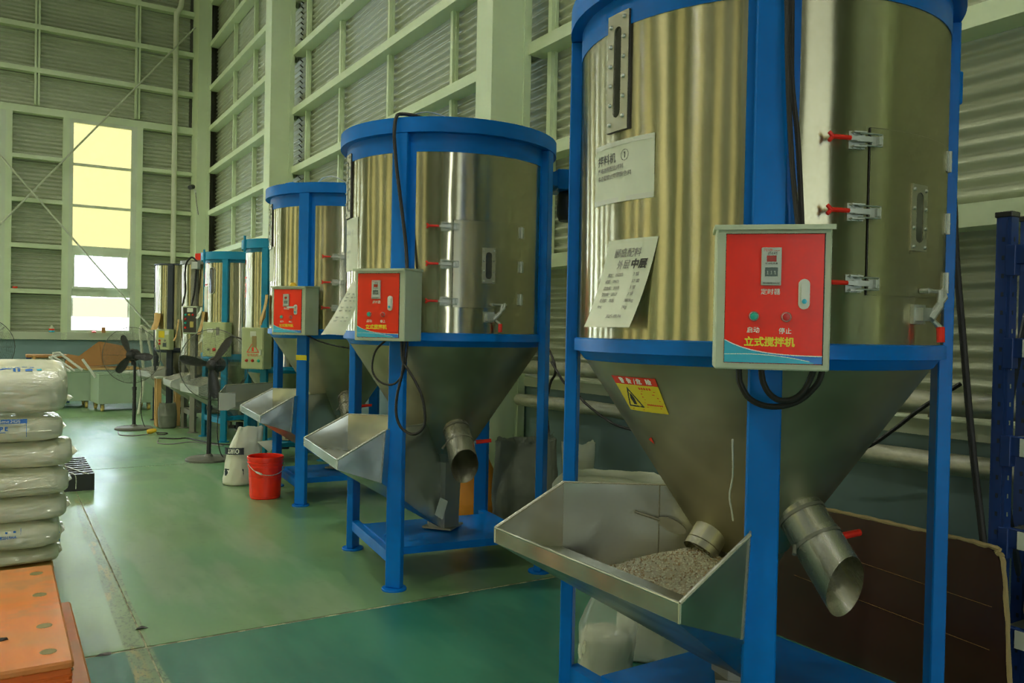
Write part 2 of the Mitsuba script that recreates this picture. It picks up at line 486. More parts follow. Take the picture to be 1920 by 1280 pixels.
for i, (a, b) in enumerate(WX):
    w = obj(f'window_{i+1}', join(box(a - .075, a, fy0, fy1, 1.285, 5.73), box(b - .055, b + .055, fy0, fy1, 1.285, 5.73), box(a, b, fy0, fy1, 5.66, 5.73), box(a, b, fy0, fy1, 1.285, 1.335)), 'enclosure', kind='structure')
    b2 = b - .055
    for z in (4.80, 3.94, 3.03, 2.13):
        t = (.028, .028, .075, .085)[(4.80, 3.94, 3.03, 2.13).index(z)]
        obj('transom', box(a, b2, fy0 + .02, fy1 - .02, z - t, z + t, .004), 'enclosure', w)
    obj('sash', join(box(a, a + .045, fy0 - .02, fy0 + .06, 2.215, 2.955), box(b2 - .055, b2, fy0 - .02, fy0 + .06, 2.215, 2.955), box(a, b2, fy0 - .02, fy0 + .06, 2.9, 2.955), box(a, b2, fy0 - .02, fy0 + .06, 2.19, 2.245)), 'enclosure', w)
    bright = 1.0 if i == 0 else 1.6
    for z0, z1 in ((4.828, 5.66), (3.968, 4.772), (3.105, 3.912)):
        k = emit('film_pane', box(a, b2, fy0 + .06, fy0 + .064, z0, z1), [c * bright for c in FILM], w)
    emit('glass_pane', box(a + .04, b2 - .05, fy0 + .03, fy0 + .034, 2.24, 2.91), PANE, w)
    emit('film_pane', box(a + .03, b2 - .03, fy0 + .06, fy0 + .064, 1.62, 2.02), [1.05, .98, .62], w)
    emit('glass_pane', box(a + .0, b2 - .0, fy0 + .065, fy0 + .069, 1.335, 1.62), [6., 6.8, 7.2], w)
    emit('glass_pane', box(a + .0, b2 - .0, fy0 + .07, fy0 + .074, 2.02, 2.06), PANE, w)
# the two walls behind the camera, with tall windows and a roller door, and the roof with glowing strips added for ambient light
obj('wall_left', box(XL - .1, XL, YR, 19.9, 0, ZTOP), 'olive_wall', kind='structure')
obj('wall_front', box(XL, 4.2, YR - .1, YR, 0, ZTOP), 'far_wall', kind='structure')
n = len(WX)
for i, y in enumerate((-8.2, -4.6, -1.0, 2.6, 6.2, 9.8, 13.4, 17.)):
    w = obj(f'window_{n+1+i}', join(*[box(XL - .02, XL + .06, y - .8, y - .72, 1.3, 5.4), box(XL - .02, XL + .06, y + .72, y + .8, 1.3, 5.4), box(XL - .02, XL + .06, y - .8, y + .8, 5.3, 5.4), box(XL - .02, XL + .06, y - .8, y + .8, 1.3, 1.38)]), 'enclosure', kind='structure')
    for z0, z1 in ((1.4, 2.7), (2.75, 4.), (4.05, 5.3)):
        emit('film_pane', box(XL + .005, XL + .01, y - .72, y + .72, z0, z1), [c * 1.9 for c in FILM], w)
w = obj(f'window_{n+9}', join(box(-6.05, -6.0, YR, YR + .06, .9, 6.1), box(-5.55, -5.5, YR, YR + .06, .9, 6.1), box(-6.05, -5.5, YR, YR + .06, 6.05, 6.1), box(-6.05, -5.5, YR, YR + .06, .9, .95)), 'enclosure', kind='structure')
for z0, z1 in ((.95, 2.6), (2.65, 4.3), (4.35, 6.05)):
    emit('glass_pane', box(-6., -5.55, YR + .01, YR + .015, z0, z1), [c * 4 for c in FARPANE], w)
d = obj('door_1', join(box(-3.1, -3.0, YR, YR + .1, 0, 5.1), box(.9, 1.0, YR, YR + .1, 0, 5.1), box(-3.1, 1.0, YR, YR + .1, 5., 5.3)), 'enclosure', kind='structure')
for k in range(8):
    emit('curtain_strip', box(-3 + k * .4875, -3 + k * .4875 + .47, YR + .03, YR + .035, 2.4, 5.), (1.45, 1.38, .80), d)
emit('added_door_glow', box(-3., .9, YR + .02, YR + .025, .02, 2.36), (3.4, 4.0, 4.2), d)  # unseen bluish glow added below the curtain to brighten reflections
obj('ceiling', box(XL, 4.2, YR, 19.9, ZTOP, ZTOP + .1), 'roof', kind='structure')
for y in (-9.4, -4.2, 1., 6.2, 11.4, 16.6):
    for x0, x1 in ((-13.5, -9.2), (-7.6, -3.3), (-1.7, 2.4)):
        emit('added_skylight', box(x0, x1, y - .55, y + .55, ZTOP - .03, ZTOP - .02), ADDED_SKYLIGHT, 'ceiling')
# high-bay lamps
for i, (x, y) in enumerate(((1.2, -1.4), (1.0, 4.6), (1.0, 10.6), (1.0, 16.), (-5.5, 1.5), (-5.5, 7.7), (-5.5, 13.9))):
    k = newkey('ceiling__high_bay_lamp')
    obj('housing', mv(lathe([(.05, 9.2), (.08, 8.6), (.22, 8.35), (.24, 8.22), (.225, 8.22), (.2, 8.34), (.0, 8.4)], 28), x, y), 'grey_steel', k, smooth=40)
    obj('rod', cyl((x, y, 9.15), (x, y, ZTOP - .03), .012, 8), 'grey_steel', k)
    m = mesh(*[np.array(q) for q in ([(x, y, 8.26)] + [(x + .2 * math.cos(a), y + .2 * math.sin(a), 8.26) for a in np.linspace(0, 2 * np.pi, 25)[:-1]], [[0, 1 + (j + 1) % 24, 1 + j] for j in range(24)])])
    emit('lens', m, LAMP, k)
# downpipe, brace rods, CCTV
k = thing('downpipe', 'white vertical downpipe beside the corner column with an elbow near the top', 'pipe')
obj('pipe', tube(smooth_path([(3.26, 19.43, .02), (3.26, 19.43, 3), (3.26, 19.43, 6), (3.26, 19.43, 8.1), (3.29, 19.43, 8.35), (3.36, 19.43, 8.55), (3.38, 19.43, 9.2), (3.38, 19.43, ZTOP)], 6), .055, 16), 'pvc_white', k, smooth=40)
obj('coupling', cyl((3.26, 19.43, 4.9), (3.26, 19.43, 5.02), .062, 16), 'pvc_white', k, smooth=40)
obj('brace_rod', cyl((3.64, 19.32, 8.065), (-2.2, 19.32, .56), .018, 8), 'dado_cap', smooth=40, label='diagonal steel brace rod rising to the right across the tall yellow window', cat='brace rod')
obj('brace_rod', cyl((3.3, 19.27, .82), (-3.2, 19.27, 8.6), .018, 8), 'dado_cap', smooth=40, label='diagonal steel brace rod falling to the right across the bright clear window pane', cat='brace rod')
k = thing('security_camera', 'small dark bullet security camera on the corner column', 'camera')
obj('body', cyl((3.50, 18.92, 4.46), (3.58, 19.0, 4.50), .05, 14), 'black_plastic', k, smooth=40)
obj('bracket', join(cyl((3.58, 19.0, 4.48), (3.64, 19.06, 4.40), .018, 8), cyl((3.625, 19.06, 4.40), (3.655, 19.06, 4.40), .045, 12)), 'cctv_white', k, smooth=40)
obj('cable', tube(smooth_path([(3.64, 19.03, 4.38), (3.652, 19.02, 4.2), (3.70, 19.02, 3.9)]), .008, 6), 'grey_ink', k)
# small things on the sills
k = thing('spray_bottle', 'small white spray bottle with pink label on the sill left of the window', 'bottle')
obj('body', mv(lathe([(0, 0), (.045, 0), (.05, .02), (.048, .08), (.02, .115), (.014, .14), (0, .14)], 16), .94, 19.46, 1.287), 'sack_white', k, smooth=40)
obj('base_band', mv(lathe([(.052, .0), (.053, .03), (.05, .03)], 16), .94, 19.46, 1.287), 'wave_cyan', k)
obj('label_band', mv(lathe([(.052, .035), (.0515, .07), (.049, .07)], 16), .94, 19.46, 1.287), 'red_ink', k)
obj('carton', box(1.865, 1.935, 19.39, 19.45, 1.287, 1.40, .003), 'cardboard', label='tiny brown carton standing on the sill at the right of the bright window', cat='box')
obj('plastic_disc', mv(lathe([(0, 0), (.04, 0), (.05, .015), (.02, .035), (0, .04)], 14), 1.72, 19.42, 1.287), 'red_plastic', smooth=40, label='small red plastic disc lying on the sill under the bright window', cat='disc')
obj('pink_tape', mv(lathe([(.02, 0), (.045, 0), (.045, .035), (.02, .035), (.02, 0)], 16), .285, 19.52, 2.165), 'red_ink', smooth=40, label='small pink roll on the girt left of the window', cat='tape roll')
# foil-wrapped pipes along the right wall
for zz, xx, rr, lab in ((1.20, 3.835, .058, 'upper of the two foil-wrapped pipes along the right wall, resting near the white ledge'), (.915, 3.84, .052, 'lower foil-wrapped pipe along the right wall, in front of the grey-blue wall base')):
    yy = np.linspace(-.70, 6.03, 130)
    r = rr * (1 + .10 * (meshkit.noise(np.stack([yy * 7, yy * 0, yy * 0 + zz], -1)) - .5))
    k = thing('foil_pipe', lab, 'pipe')
    obj('foil_wrap', tube(np.stack([yy * 0 + xx, yy, yy * 0 + zz + .012 * np.sin(yy * 1.7)], -1), r, 14), 'foil', k, smooth=60)
    for y in (.4, 2.3, 4.2):
        obj('bracket', box(xx - .015, 3.95, y - .015, y + .015, zz - rr - .02, zz - rr - .004), 'grey_steel', k)


# ------------------------------------------------------------------ mixers
def U(b):
    b = math.radians(b)
    return np.array([math.sin(b), math.cos(b), 0.])


CZ0, CZ1 = .48, 1.45     # the cone's virtual tip and rim


def pol(phi, r, z):
    a = math.radians(phi)
    return np.array([r * math.sin(a), -r * math.cos(a), z])


def bend(m, r, phi, z, lift=0.0, tilt=0.):
    """a flat mesh in xy (x right, y up, z out) laid on the tank of radius r at azimuth phi, height z"""
    v = m.vertices
    if tilt:
        v = xf(m, trimesh.transformations.rotation_matrix(math.radians(tilt), [0, 0, 1])).vertices
    a = math.radians(phi) + v[:, 0] / r
    rr = r + v[:, 2] + lift
    return mesh(np.stack([rr * np.sin(a), -rr * np.cos(a), z + v[:, 1]], -1), m.faces)


def flat_grid(w, h, n=10, m=8, th=0.0006):
    xs_, ys_ = np.linspace(-w / 2, w / 2, n + 1), np.linspace(-h / 2, h / 2, m + 1)
    P = np.stack(np.broadcast_arrays(xs_[:, None], ys_[None, :], np.zeros((n + 1, m + 1))), -1)
    a = grid(P); b = grid(P + [0, 0, -th], flip=True)
    return join(a, b)


def annulus_plate(w, h, slot_w, slot_h, th):
    """plate with a long rounded slot"""
    from shapely.geometry import LineString, box as sbox
    p = sbox(-w / 2, -h / 2, w / 2, h / 2)
    s = LineString([(0, -(slot_h - slot_w) / 2), (0, (slot_h - slot_w) / 2)]).buffer(slot_w / 2, 8)
    return prism(p.difference(s), th), prism(s, th * .4)


def subdiv(m, n=2):
    for _ in range(n):
        v, f = trimesh.remesh.subdivide(m.vertices, m.faces)
        m = mesh(v, f)
    return m


def tank_surface(Rt, z0, z1, a0=0, a1=360, n=240, nz=60, seed=1, amp=.0014):
    phi = np.radians(np.linspace(a0, a1, n + 1))
    z = np.linspace(z0, z1, nz + 1)
    A, Z = np.meshgrid(phi, z, indexing='ij')
    q = np.stack([np.sin(A) * 5, np.cos(A) * 5, Z * 1.1 + seed * 10], -1)
    q2 = np.stack([np.sin(A) * 13, np.cos(A) * 13, Z * .6 + seed * 10], -1)
    q3 = np.stack([np.sin(A) * 34, np.cos(A) * 34, Z * .5 + seed * 10], -1)
    R = Rt + amp * (meshkit.fbm(q, 3, seed) - .5) * 2 + amp * .35 * (meshkit.noise(q2, seed) - .5) + amp * .06 * (meshkit.noise(q3, seed + 2) - .5)
    P = np.stack([R * np.sin(A), -R * np.cos(A), Z], -1)
    m = grid(P)
    uv = np.stack([A.ravel() / (2 * np.pi), Z.ravel()], -1)
    return m, uv


def hopper_pts(h, s):
    """corner finder of the feed hopper: s along the side from front post to left post (0..W), t outwards, z"""
    A, B = np.array([0, -h, 0.]), np.array([-h, 0, 0.])
    e1 = (B - A) / np.linalg.norm(B - A); e2 = np.array([-1, -1, 0.]) / math.sqrt(2)
    return lambda S, t, z: A + e1 * S + e2 * t + [0, 0, z]


def toggle_latch(M_, hatch, r, phi0, z, red='red_plastic'):
    """toggle latch across the hatch edge: keeper on the hatch at phi0+, body to the left, red handle"""
    d = math.degrees(1 / r)
    mm = join(bend(subdiv(box(-.004, .030, -.014, .014, 0, .010)), r, phi0, z), bend(subdiv(box(.012, .026, -.012, .012, .01, .022)), r, phi0, z),
              bend(subdiv(box(-.075, -.022, -.026, .026, 0, .004)), r, phi0, z), bend(subdiv(box(-.070, -.030, -.023, -.019, .0, .024)), r, phi0, z), bend(subdiv(box(-.070, -.030, .019, .023, .0, .024)), r, phi0, z),
              bend(subdiv(box(-.062, -.012, -.008, .008, .012, .026)), r, phi0, z), bend(subdiv(box(-.085, -.055, -.006, .006, .018, .028)), r, phi0, z))
    for sg in (-1, 1):
        pts = [pol(phi0 + d * x, r + .02, z + sg * .0175) for x in np.linspace(-.05, .024, 6)]
        mm = join(mm, tube(pts, .0028, 6))
    pts = [pol(phi0 + d * .024, r + .02, z - .0175), pol(phi0 + d * .024, r + .02, z + .0175)]
    mm = join(mm, tube(pts, .0028, 6))
    for sx in (-.06, -.035):
        for sz in (-.021, .021):
            mm = join(mm, tube([pol(phi0 + d * sx, r, z + sz), pol(phi0 + d * sx, r + .009, z + sz)], .006, 8))
    obj('toggle_latch', xf(mm, M_), 'zinc', hatch, smooth=30)
    p = [pol(phi0 + d * x, r + .027 + .14 * (-.083 - x), z + .0) for x in (-.083, -.11, -.138)]
    hm = tube(p, [.0068, .0072, .007], 10)
    e = p[-1]
    for sg in (-1, 1):
        hm = join(hm, tube([e, pol(phi0 - d * .15, r + .036, z + sg * .013)], [.0065, .006], 8))
    obj('latch_handle', xf(hm, M_), red, hatch, smooth=40)


def control_box(M_, root, spec):
    """panel box on the front post; returns its key"""
    x0, x1, yf, yb, z0, z1 = spec
    k = obj('control_box', xf(join(box(x0, x1, -yf, -yb, z0, z1, .004), box(x0 + .02, x1 - .02, -yb, -yb + .03, z0 + .05, z1 - .05),
                                   *[box(x1, x1 + .003, -yf + .06, -yf + .11, z0 + .17 + q * .022, z0 + .178 + q * .022, 0) for q in range(3)]), M_), 'enclosure', root, smooth=20)
    return k


def panel_face(M_, k, cx, z0, w, h, yf, lettering=True, handle_open=False):
    """red front panel with timer, lettering, buttons, handle. local: x right, z up at y=-yf"""
    O = np.array([cx, -yf, z0])

    def at(m, x, z, out=0.):
        v = m.vertices
        return xf(mesh(np.stack([O[0] + x + v[:, 0], O[1] - out - v[:, 2], O[2] + z + v[:, 1]], -1), m.faces), M_)

    W, H = w / .254, h / .35

    def b(x0, x1, z0_, z1_, t):
        m = box(x0 * W, x1 * W, z0_ * H, z1_ * H, 0, t)
        return m
    obj('door_panel', at(box(-w / 2, w / 2, 0, h, 0, .004, .001), 0, 0), 'red_panel', k)
    tm = obj('door_seal', at(join(box(-w / 2 - .0008, -w / 2, -.001, h + .001, 0, .001), box(w / 2, w / 2 + .0028, -.002, h + .002, 0, .001), box(-w / 2 - .0018, w / 2 + .0035, h, h + .0018, 0, .001), box(-w / 2 - .0008, w / 2 + .0028, -.0008, 0, 0, .001)), 0, 0), 'black_ink', k)
    xs_ = np.linspace(-w / 2, w / 2, 25)
    u = (xs_ + w / 2) / w
    top = (.046 * np.exp(-u * 3.2) + .0155 + .003 * u ** 2) * H
    midc = (.022 + .004 * np.sin(u * 3.0) - .024 * u ** 2.2) * H
    midc = np.clip(midc, .0, None)
    poly = [(x, .001) for x in xs_] + [(x, t) for x, t in zip(xs_[::-1], top[::-1])]
    obj('wave_band', at(prism(poly, .0006), 0, 0, .004), 'wave_blue', k)
    poly = [(x, .001) for x in xs_[:23]] + [(x, t) for x, t in zip(xs_[:23][::-1], np.maximum(midc, .002)[:23][::-1])]
    obj('wave_band', at(prism(poly, .0006), 0, 0, .0046), 'wave_cyan', k)
    upper = [(x, t) for x, t in zip(xs_[:14], midc[:14] + .002)] + [(x, t) for x, t in zip(xs_[:14][::-1], (top[:14] - .003 * u[:14])[::-1])]
    obj('wave_band', at(prism(upper, .0006), 0, 0, .0047), 'wave_cyan', k)
    line = [(x, t) for x, t in zip(xs_, top)] + [(x, t + .003) for x, t in zip(xs_[::-1], top[::-1])]
    line2 = [(x, t) for x, t in zip(xs_[:22], midc[:22])] + [(x, t + .002) for x, t in zip(xs_[:22][::-1], midc[:22][::-1])]
    obj('wave_line', at(join(prism(line, .0005), prism(line2, .0012)), 0, 0, .0042), 'white_ink', k)
    s = .00138
    # timer
    tx, tz = -.009, (678 - 500) * .00147
    tk = obj('timer', at(box(-.026, .026, -.051, .051, 0, .012, .0015), tx * W, tz * H, .004), 'timer_grey', k)
    obj('timer_display', at(box(-.0125, .0125, .0125, .029, 0, .0006), tx * W, tz * H, .016), 'display_red', k)
    obj('timer_dial', at(box(-.0165, .0165, -.027, -.003, 0, .0006), tx * W, tz * H, .016), 'display_dark', k)
    if lettering:
        for nm_, a, hh, x, z, mt_ in (('model_lettering', 'JS14S', .0085, .002, .032, 'black_ink'), ('timer_lettering', '时 间 继 电 器', .005, 0, .0055, 'black_ink'), ('dial_digits', '1 1 1', .011, .0, -.021, 'white_ink'), ('maker_lettering', '德力西集团有限公司', .0045, 0, -.047, 'black_ink')):
            obj(nm_, at(mv(center(text(a, hh)), x, z), tx * W, tz * H, .0166), mt_, k)
        obj('brand_lettering', at(mv(text('DELIXI', .0075), -.021, .041), tx * W, tz * H, .0162), 'red_ink', k)
        obj('brand_line', at(box(.006, .02, .0415, .0425, 0, .0004), tx * W, tz * H, .0162), 'red_ink', k)
        for nm_, a_, x_, z_ in (('timer_caption', '定时器', tx, .188), ('start_caption', '启动', -.052, .084), ('stop_caption', '停止', .031, .0825)):
            obj(nm_, at(mv(center(text(a_, .0158, bold=1)), x_ * W, z_ * H), 0, 0, .004), 'white_ink', k)
        obj('title_lettering', at(mv(center(text('立式搅拌机', .0245, bold=2)), -.009 * W, .049 * H), 0, 0, .004), 'yellow_ink', k)
    for nm, x, z, mat in (('start_button', -.051, .127, 'green_button'), ('stop_button', .033, .126, 'red_button')):
        bk = obj(nm, at(lathe([(0, .013), (.0095, .0125), (.0102, .009), (.0102, .0)], 24), x * W, z * H, .004), mat, k, smooth=40)
        obj(nm + '_bezel', at(lathe([(.0104, .0), (.0104, .010), (.0118, .0105), (.0138, .006), (.0140, 0)], 24), x * W, z * H, .004), 'zinc', k, smooth=30)
    from shapely.geometry import LineString
    hp = LineString([(0, -.026), (0, .026)]).buffer(.0145, 10)
    obj('lock_handle', at(join(prism(hp, .008), mv(prism(LineString([(0, -.02), (0, .022)]).buffer(.0085, 8), .006), 0, 0, .008)), .077 * W, .188 * H, .004), 'cctv_white', k, smooth=25)
    if handle_open:
        obj('lock_lever', at(rot(box(-.062, .006, -.008, .008, .0, .012, .002), [0, 1, 0], 18), .077 * W, .205 * H, .02), 'cctv_white', k)
    obj('lock_button', at(lathe([(0, .005), (.006, .004), (.0065, 0)], 16), .077 * W, .168 * H, .018), 'wave_cyan', k, smooth=40)


def warning_art(w, h):
    """flat pieces of the warning label in a (0..w, 0..h) frame"""
    red = box(0, w, h * .78, h, 0, .0006)
    yel = box(0, w, 0, h * .78, 0, .0005)
    tri = prism([(w * .06, h * .12), (w * .50, h * .12), (w * .28, h * .70)], .0008)
    tri_in = prism([(w * .115, h * .165), (w * .445, h * .165), (w * .28, h * .60)], .0010)
    hand = prism([(w * .25, h * .20), (w * .33, h * .20), (w * .34, h * .36), (w * .31, h * .50), (w * .27, h * .52), (w * .23, h * .38)], .0013)
    t = join(*[mv(text(a, h * .15, bold=2), x * w, h * .83, .0006) for a, x in (('警', .18), ('告', .36), ('/', .52), ('危', .58), ('险', .78))])
    lines = join(*[box(w * .56, w * q, h * z, h * (z + .022), .0005, .0008) for q, z in ((.86, .52), (.92, .43))], *[box(w * a, w * b_, h * z, h * (z + .012), .0005, .0008) for a, b_, z in ((.6, .9, .61), (.58, .94, .36), (.55, .97, .28), (.56, .9, .14), (.12, .46, .05))],
                 *[box(w * (.57 + .055 * i), w * (.605 + .055 * i), h * .655, h * .71, .0005, .0008) for i in range(5)], *[box(w * (.60 + .045 * i), w * (.63 + .045 * i), h * .20, h * .245, .0005, .0008) for i in range(8)])
    return red, yel, tri, tri_in, hand, t, lines


def warning_label(place, parent, w=.145, h=.135):
    red, yel, tri, tri_in, hand, t, lines = warning_art(w, h)
    k = obj('warning_label', place(subdiv(yel, 3)), 'sticker_yellow', parent, label='yellow and red warning label')
    obj('red_header', place(subdiv(red, 3)), 'red_ink', k)
    obj('warning_triangle', place(subdiv(tri, 1)), 'black_ink', k)
    obj('triangle_field', place(subdiv(tri_in, 1)), 'sticker_yellow', k)
    obj('hand_symbol', place(hand), 'black_ink', k)
    obj('header_lettering', place(t), 'white_ink', k)
    obj('text_lines', place(lines), 'red_ink', k)


def mixer(name, c, theta, label, group=None, Rt=.645, Ro=.69, zr=(2.511, 2.615, 2.70), band=(1.433, 1.48), cone=(.48, 1.45), hpost=.665, frame='blue_paint', shell='steel_tank', bodyc='steel_cone',
          detail=2, seed=1, legs=(-90, 0, 90, 180), tray=True, traysc=1., tz=(.92, .765, .71, .62), post=(.095, .048), hatch=True, pipe=True, rail_z=(.135, .20), traymat='steel_tray'):
    er, ef = U(theta - 90), U(theta)
    M_ = frame_M(np.array([c[0], c[1], 0.]), er, -ef, [0, 0, 1])
    root = thing(name, label, 'mixer', group)
    n = 240 if detail > 1 else 96
    m, uv = tank_surface(Rt, band[1] - .01, zr[1] + .01, seed=seed, n=n, nz=60 if detail > 1 else 24, amp=.0014 if detail > 1 else .001)
    obj('tank', xf(m, M_), shell, root, smooth=True, uv=uv)
    z0, z1, z2 = zr
    obj('top_ring', xf(lathe([(Rt + .001, z0), (Rt + .0035, z0), (Rt + .0035, z1), (Ro, z1), (Ro, z2), (Rt - .06, z2), (Rt - .06, z2 - .01), (Rt - .0, z1)], 120 if detail > 1 else 60), M_), frame, root, smooth=30)
    obj('lid', xf(lathe([(Rt - .055, z2 - .012), (.2, z2 + .01), (0, z2 + .012)], 60), M_), frame, root, smooth=30)
    t = (Rt) / (cone[1] - cone[0])
    cz = lambda z: (z - cone[0]) * t
    obj('bottom_ring', xf(lathe([(Rt + .001, band[1]), (Rt + .010, band[1] - .004), (Rt + .010, band[0]), (cz(band[0]) + .004, band[0] - .002), (cz(band[0] - .032) + .004, band[0] - .032), (cz(band[0] - .032), band[0] - .034)], 120 if detail > 1 else 60), M_), frame, root, smooth=25)
    zb = cone[0] + .155 / t
    zz = np.linspace(band[0], zb, 24)
    P = lathe([(cz(z), z) for z in zz], n // 2)
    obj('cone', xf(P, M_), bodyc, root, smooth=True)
    r0 = .155
    obj('screw_tube', xf(join(lathe([(.0, .23), (r0 * .72, .23), (r0 * .72, .30), (r0 * .8, zb - .06), (r0, zb + .002)], 6), box(-.1, .1, -.1, .1, .22, .232)), M_), 'steel_dull' if detail > 1 else bodyc, root)
    W = math.sqrt(2) * hpost
    for ph in legs:
        lm = box(-post[0] / 2, post[0] / 2, -hpost - post[1] / 2, -hpost + post[1] / 2, .012, z1 - .001, .004)
        lk = obj('leg', xf(rot(lm, [0, 0, 1], ph), M_), frame, root)
        if detail > 1:
            obj('painted_strip', xf(bend(subdiv(box(-.070, .082, band[1] - .002, z0 + .002, -.001, .0022), 3), Rt, ph, 0), M_), frame, lk)
        fp = mv(lathe([(0, 0), (.072, 0), (.072, .008), (.069, .012), (0, .012)], 28), 0, -hpost, 0)
        obj('foot_plate', xf(rot(fp, [0, 0, 1], ph), M_), frame, lk, smooth=30)
    H = hopper_pts(hpost, 1)
    a, b_ = rail_z
    rails = []
    for t0 in (-.045, .0):
        pass
    def rail(S0, S1, t0, t1):
        q = [H(S0, t0, a), H(S1, t0, a), H(S1, t1, a), H(S0, t1, a)]
        return hull(q + [p + [0, 0, b_ - a] for p in q])
    obj('rail', xf(rail(.03, W - .03, -.03, .02), M_), frame, root)
    obj('rail', xf(rail(.03, W - .03, -W - .02, -W + .03), M_), frame, root)
    obj('base_plate', xf(join(rail(.11 * W, .80 * W, -.02, -W + .02) if False else hull([H(s, t_, z) for s in (.11 * W, .80 * W) for t_ in (-.02, -W + .02) for z in (b_, b_ + .010)]), hull([H(s, t_, z) for s in (.11 * W, .11 * W + .01) for t_ in (-.02, -W + .02) for z in (b_ - .035, b_ + .004)]),
                              *[mv(cyl((0, 0, b_ + .008), (0, 0, b_ + .022), .009, 6), *H(.2 * W + .1 * i, -.06, 0)[:2]) for i in range(3)]), M_), frame, root)
    obj('drain_valve', xf(join(cyl((0, 0, .11), (0, 0, .2), .05, 14), cyl((-.1, .02, .14), (.2, -.02, .14), .008, 8), box(-.14, -.06, -.02, .02, .12, .16)), M_), 'dark_blue', root)
    if tray:
        S = traysc
        T0, T1 = .41 * W, .59 * W
        zt, zl, zlb, zs = tz
        q_ = W / .9405
        p = lambda s, t_, z: H(s * q_, t_ * (S if t_ > 0 else q_), z)
        R0t, R1t, R1b, R0b = p(-.018, .07, zt), p(-.018, .345, zl), p(-.018, .345, zlb), p(-.018, .09, zs)
        L0t, L1t, L1b, L0b = p(.913, .053, zt), p(.958, .333, zl), p(.958, .333, zlb), p(.913, .053, zs + .02)
        CR, CL = p(-.005, .09, zlb - .035), p(.915, .058, zlb - .04)
        B0, B1 = p(.385, -.423, .232), p(.556, -.423, .232)
        B0t, B1t = p(.385, -.423, zt), p(.54, -.45, zt)
        seam = p(.699, -.247, zt); seamb = seam.copy(); seamb[2] = .40
        hk = obj('feed_hopper', xf(join(sheet([R0t, R1t, R1b, R0b]), sheet([L0t, L1t, L1b, L0b]), sheet([R1b, L1b, B1, B0]), sheet([R1b, R0b, B0]), sheet([L1b, L0b, B1]), sheet([R1b, L1b, CL, CR]),
                                        sheet([R0t, R0b, B0, B0t]), sheet([L0t, L0b, seamb, seam]), sheet([seam, seamb, B1, B1t]), sheet([L0b, seamb, B1])), M_), traymat, root)
        e2 = H(0, 1, 0) - H(0, 0, 0)
        lipm = sheet([R1t, L1t, L1b, R1b])
        obj('lip', xf(join(lipm, tube([R1t, L1t], .005, 8)), M_), traymat, hk, smooth=30)
        obj('rim', xf(join(tube([R0t, R1t], .0065, 8), tube([L0t, L1t], .0065, 8), tube([L0t, seam, B1t], .004, 6), tube([R0t, B0t], .004, 6), tube([R1t, R1b], .005, 6), tube([L1t, L1b], .005, 6)), M_), 'steel_edge', hk, smooth=40)
        obj('seam', xf(tube([seam, seamb], .003, 6), M_), 'steel_dull', hk)
        obj('weld_bead', xf(tube([R0t + e2 * .006, R0b + e2 * .006], .005, 6), M_), 'steel_dull', hk)
        # outlet inside the hopper
        ph, zc = -44., .775
        o = pol(ph, cz(zc) - .03, zc + .03); dirn = pol(ph, .66, -.75) / np.linalg.norm(pol(ph, .66, -.75))
        obj('outlet_collar', xf(tube([o, o + dirn * .085], .062, 28, caps=False), M_), 'steel_edge', hk, smooth=40)
        obj('outlet_ring', xf(tube([o + dirn * .088, o + dirn * .115], .063, 28, caps=False), M_), 'steel_pipe', hk, smooth=40)
    return root, M_, cz, H, W


def discharge_pipe(root, M_, cz, ph=40., zc=.90, r=.082, L=.33, swing=0, band='steel_pipe'):
    o = pol(ph, cz(zc) - .05, zc + .02)
    dirn = pol(ph + swing, .70, -.715); dirn /= np.linalg.norm(dirn)
    side = np.cross([0, 0, 1], dirn); side /= np.linalg.norm(side); upv = np.cross(dirn, side)
    g = np.linspace(0, 2 * np.pi, 37)
    P = []
    for j, s in enumerate((0, .06, L * .5, L * .5 + .001, L * .75, L)):
        ring = []
        for a in g:
            rr = r if s < L * .5 + .0005 else r + .003
            off = rr * (math.cos(a) * side + math.sin(a) * upv)
            cut = .75 * r * (math.sin(a)) * (s / L if s > .5 * L else 0)   # mouth cut near the vertical
            ring.append(o + dirn * (s - cut) + off)
        P.append(ring)
    P = np.array(P).transpose(1, 0, 2)
    k = obj('discharge_pipe', xf(join(grid(P), grid(P + 0, flip=True)), M_), 'steel_pipe', root, smooth=50)
    c = o + dirn * L * .47
    obj('clamp_ring', xf(join(tube([c, c + dirn * .012], r + .006, 32, caps=False), tube([c + side * (r + .004) * -1 - upv * .02, c - side * (r + .03) - upv * .02 + dirn * .03], .007, 8)), M_), 'steel_dull', k, smooth=40)
    hp = c + side * (r + .005)
    hb = hp + side * .02 + dirn * .0
    obj('slide_lever', xf(join(cyl(hp, hb, .006, 8)), M_), 'zinc', k)
    obj('lever_grip', xf(join(tube([hb, hb + side * .095 + upv * .012], [.013, .012], 10)), M_), 'red_plastic', k, smooth=30)
    obj('pipe_weld', xf(tube([o + dirn * .055, o + dirn * .067], r + .004, 30, caps=False), M_), 'steel_dull', k, smooth=40)
    return k


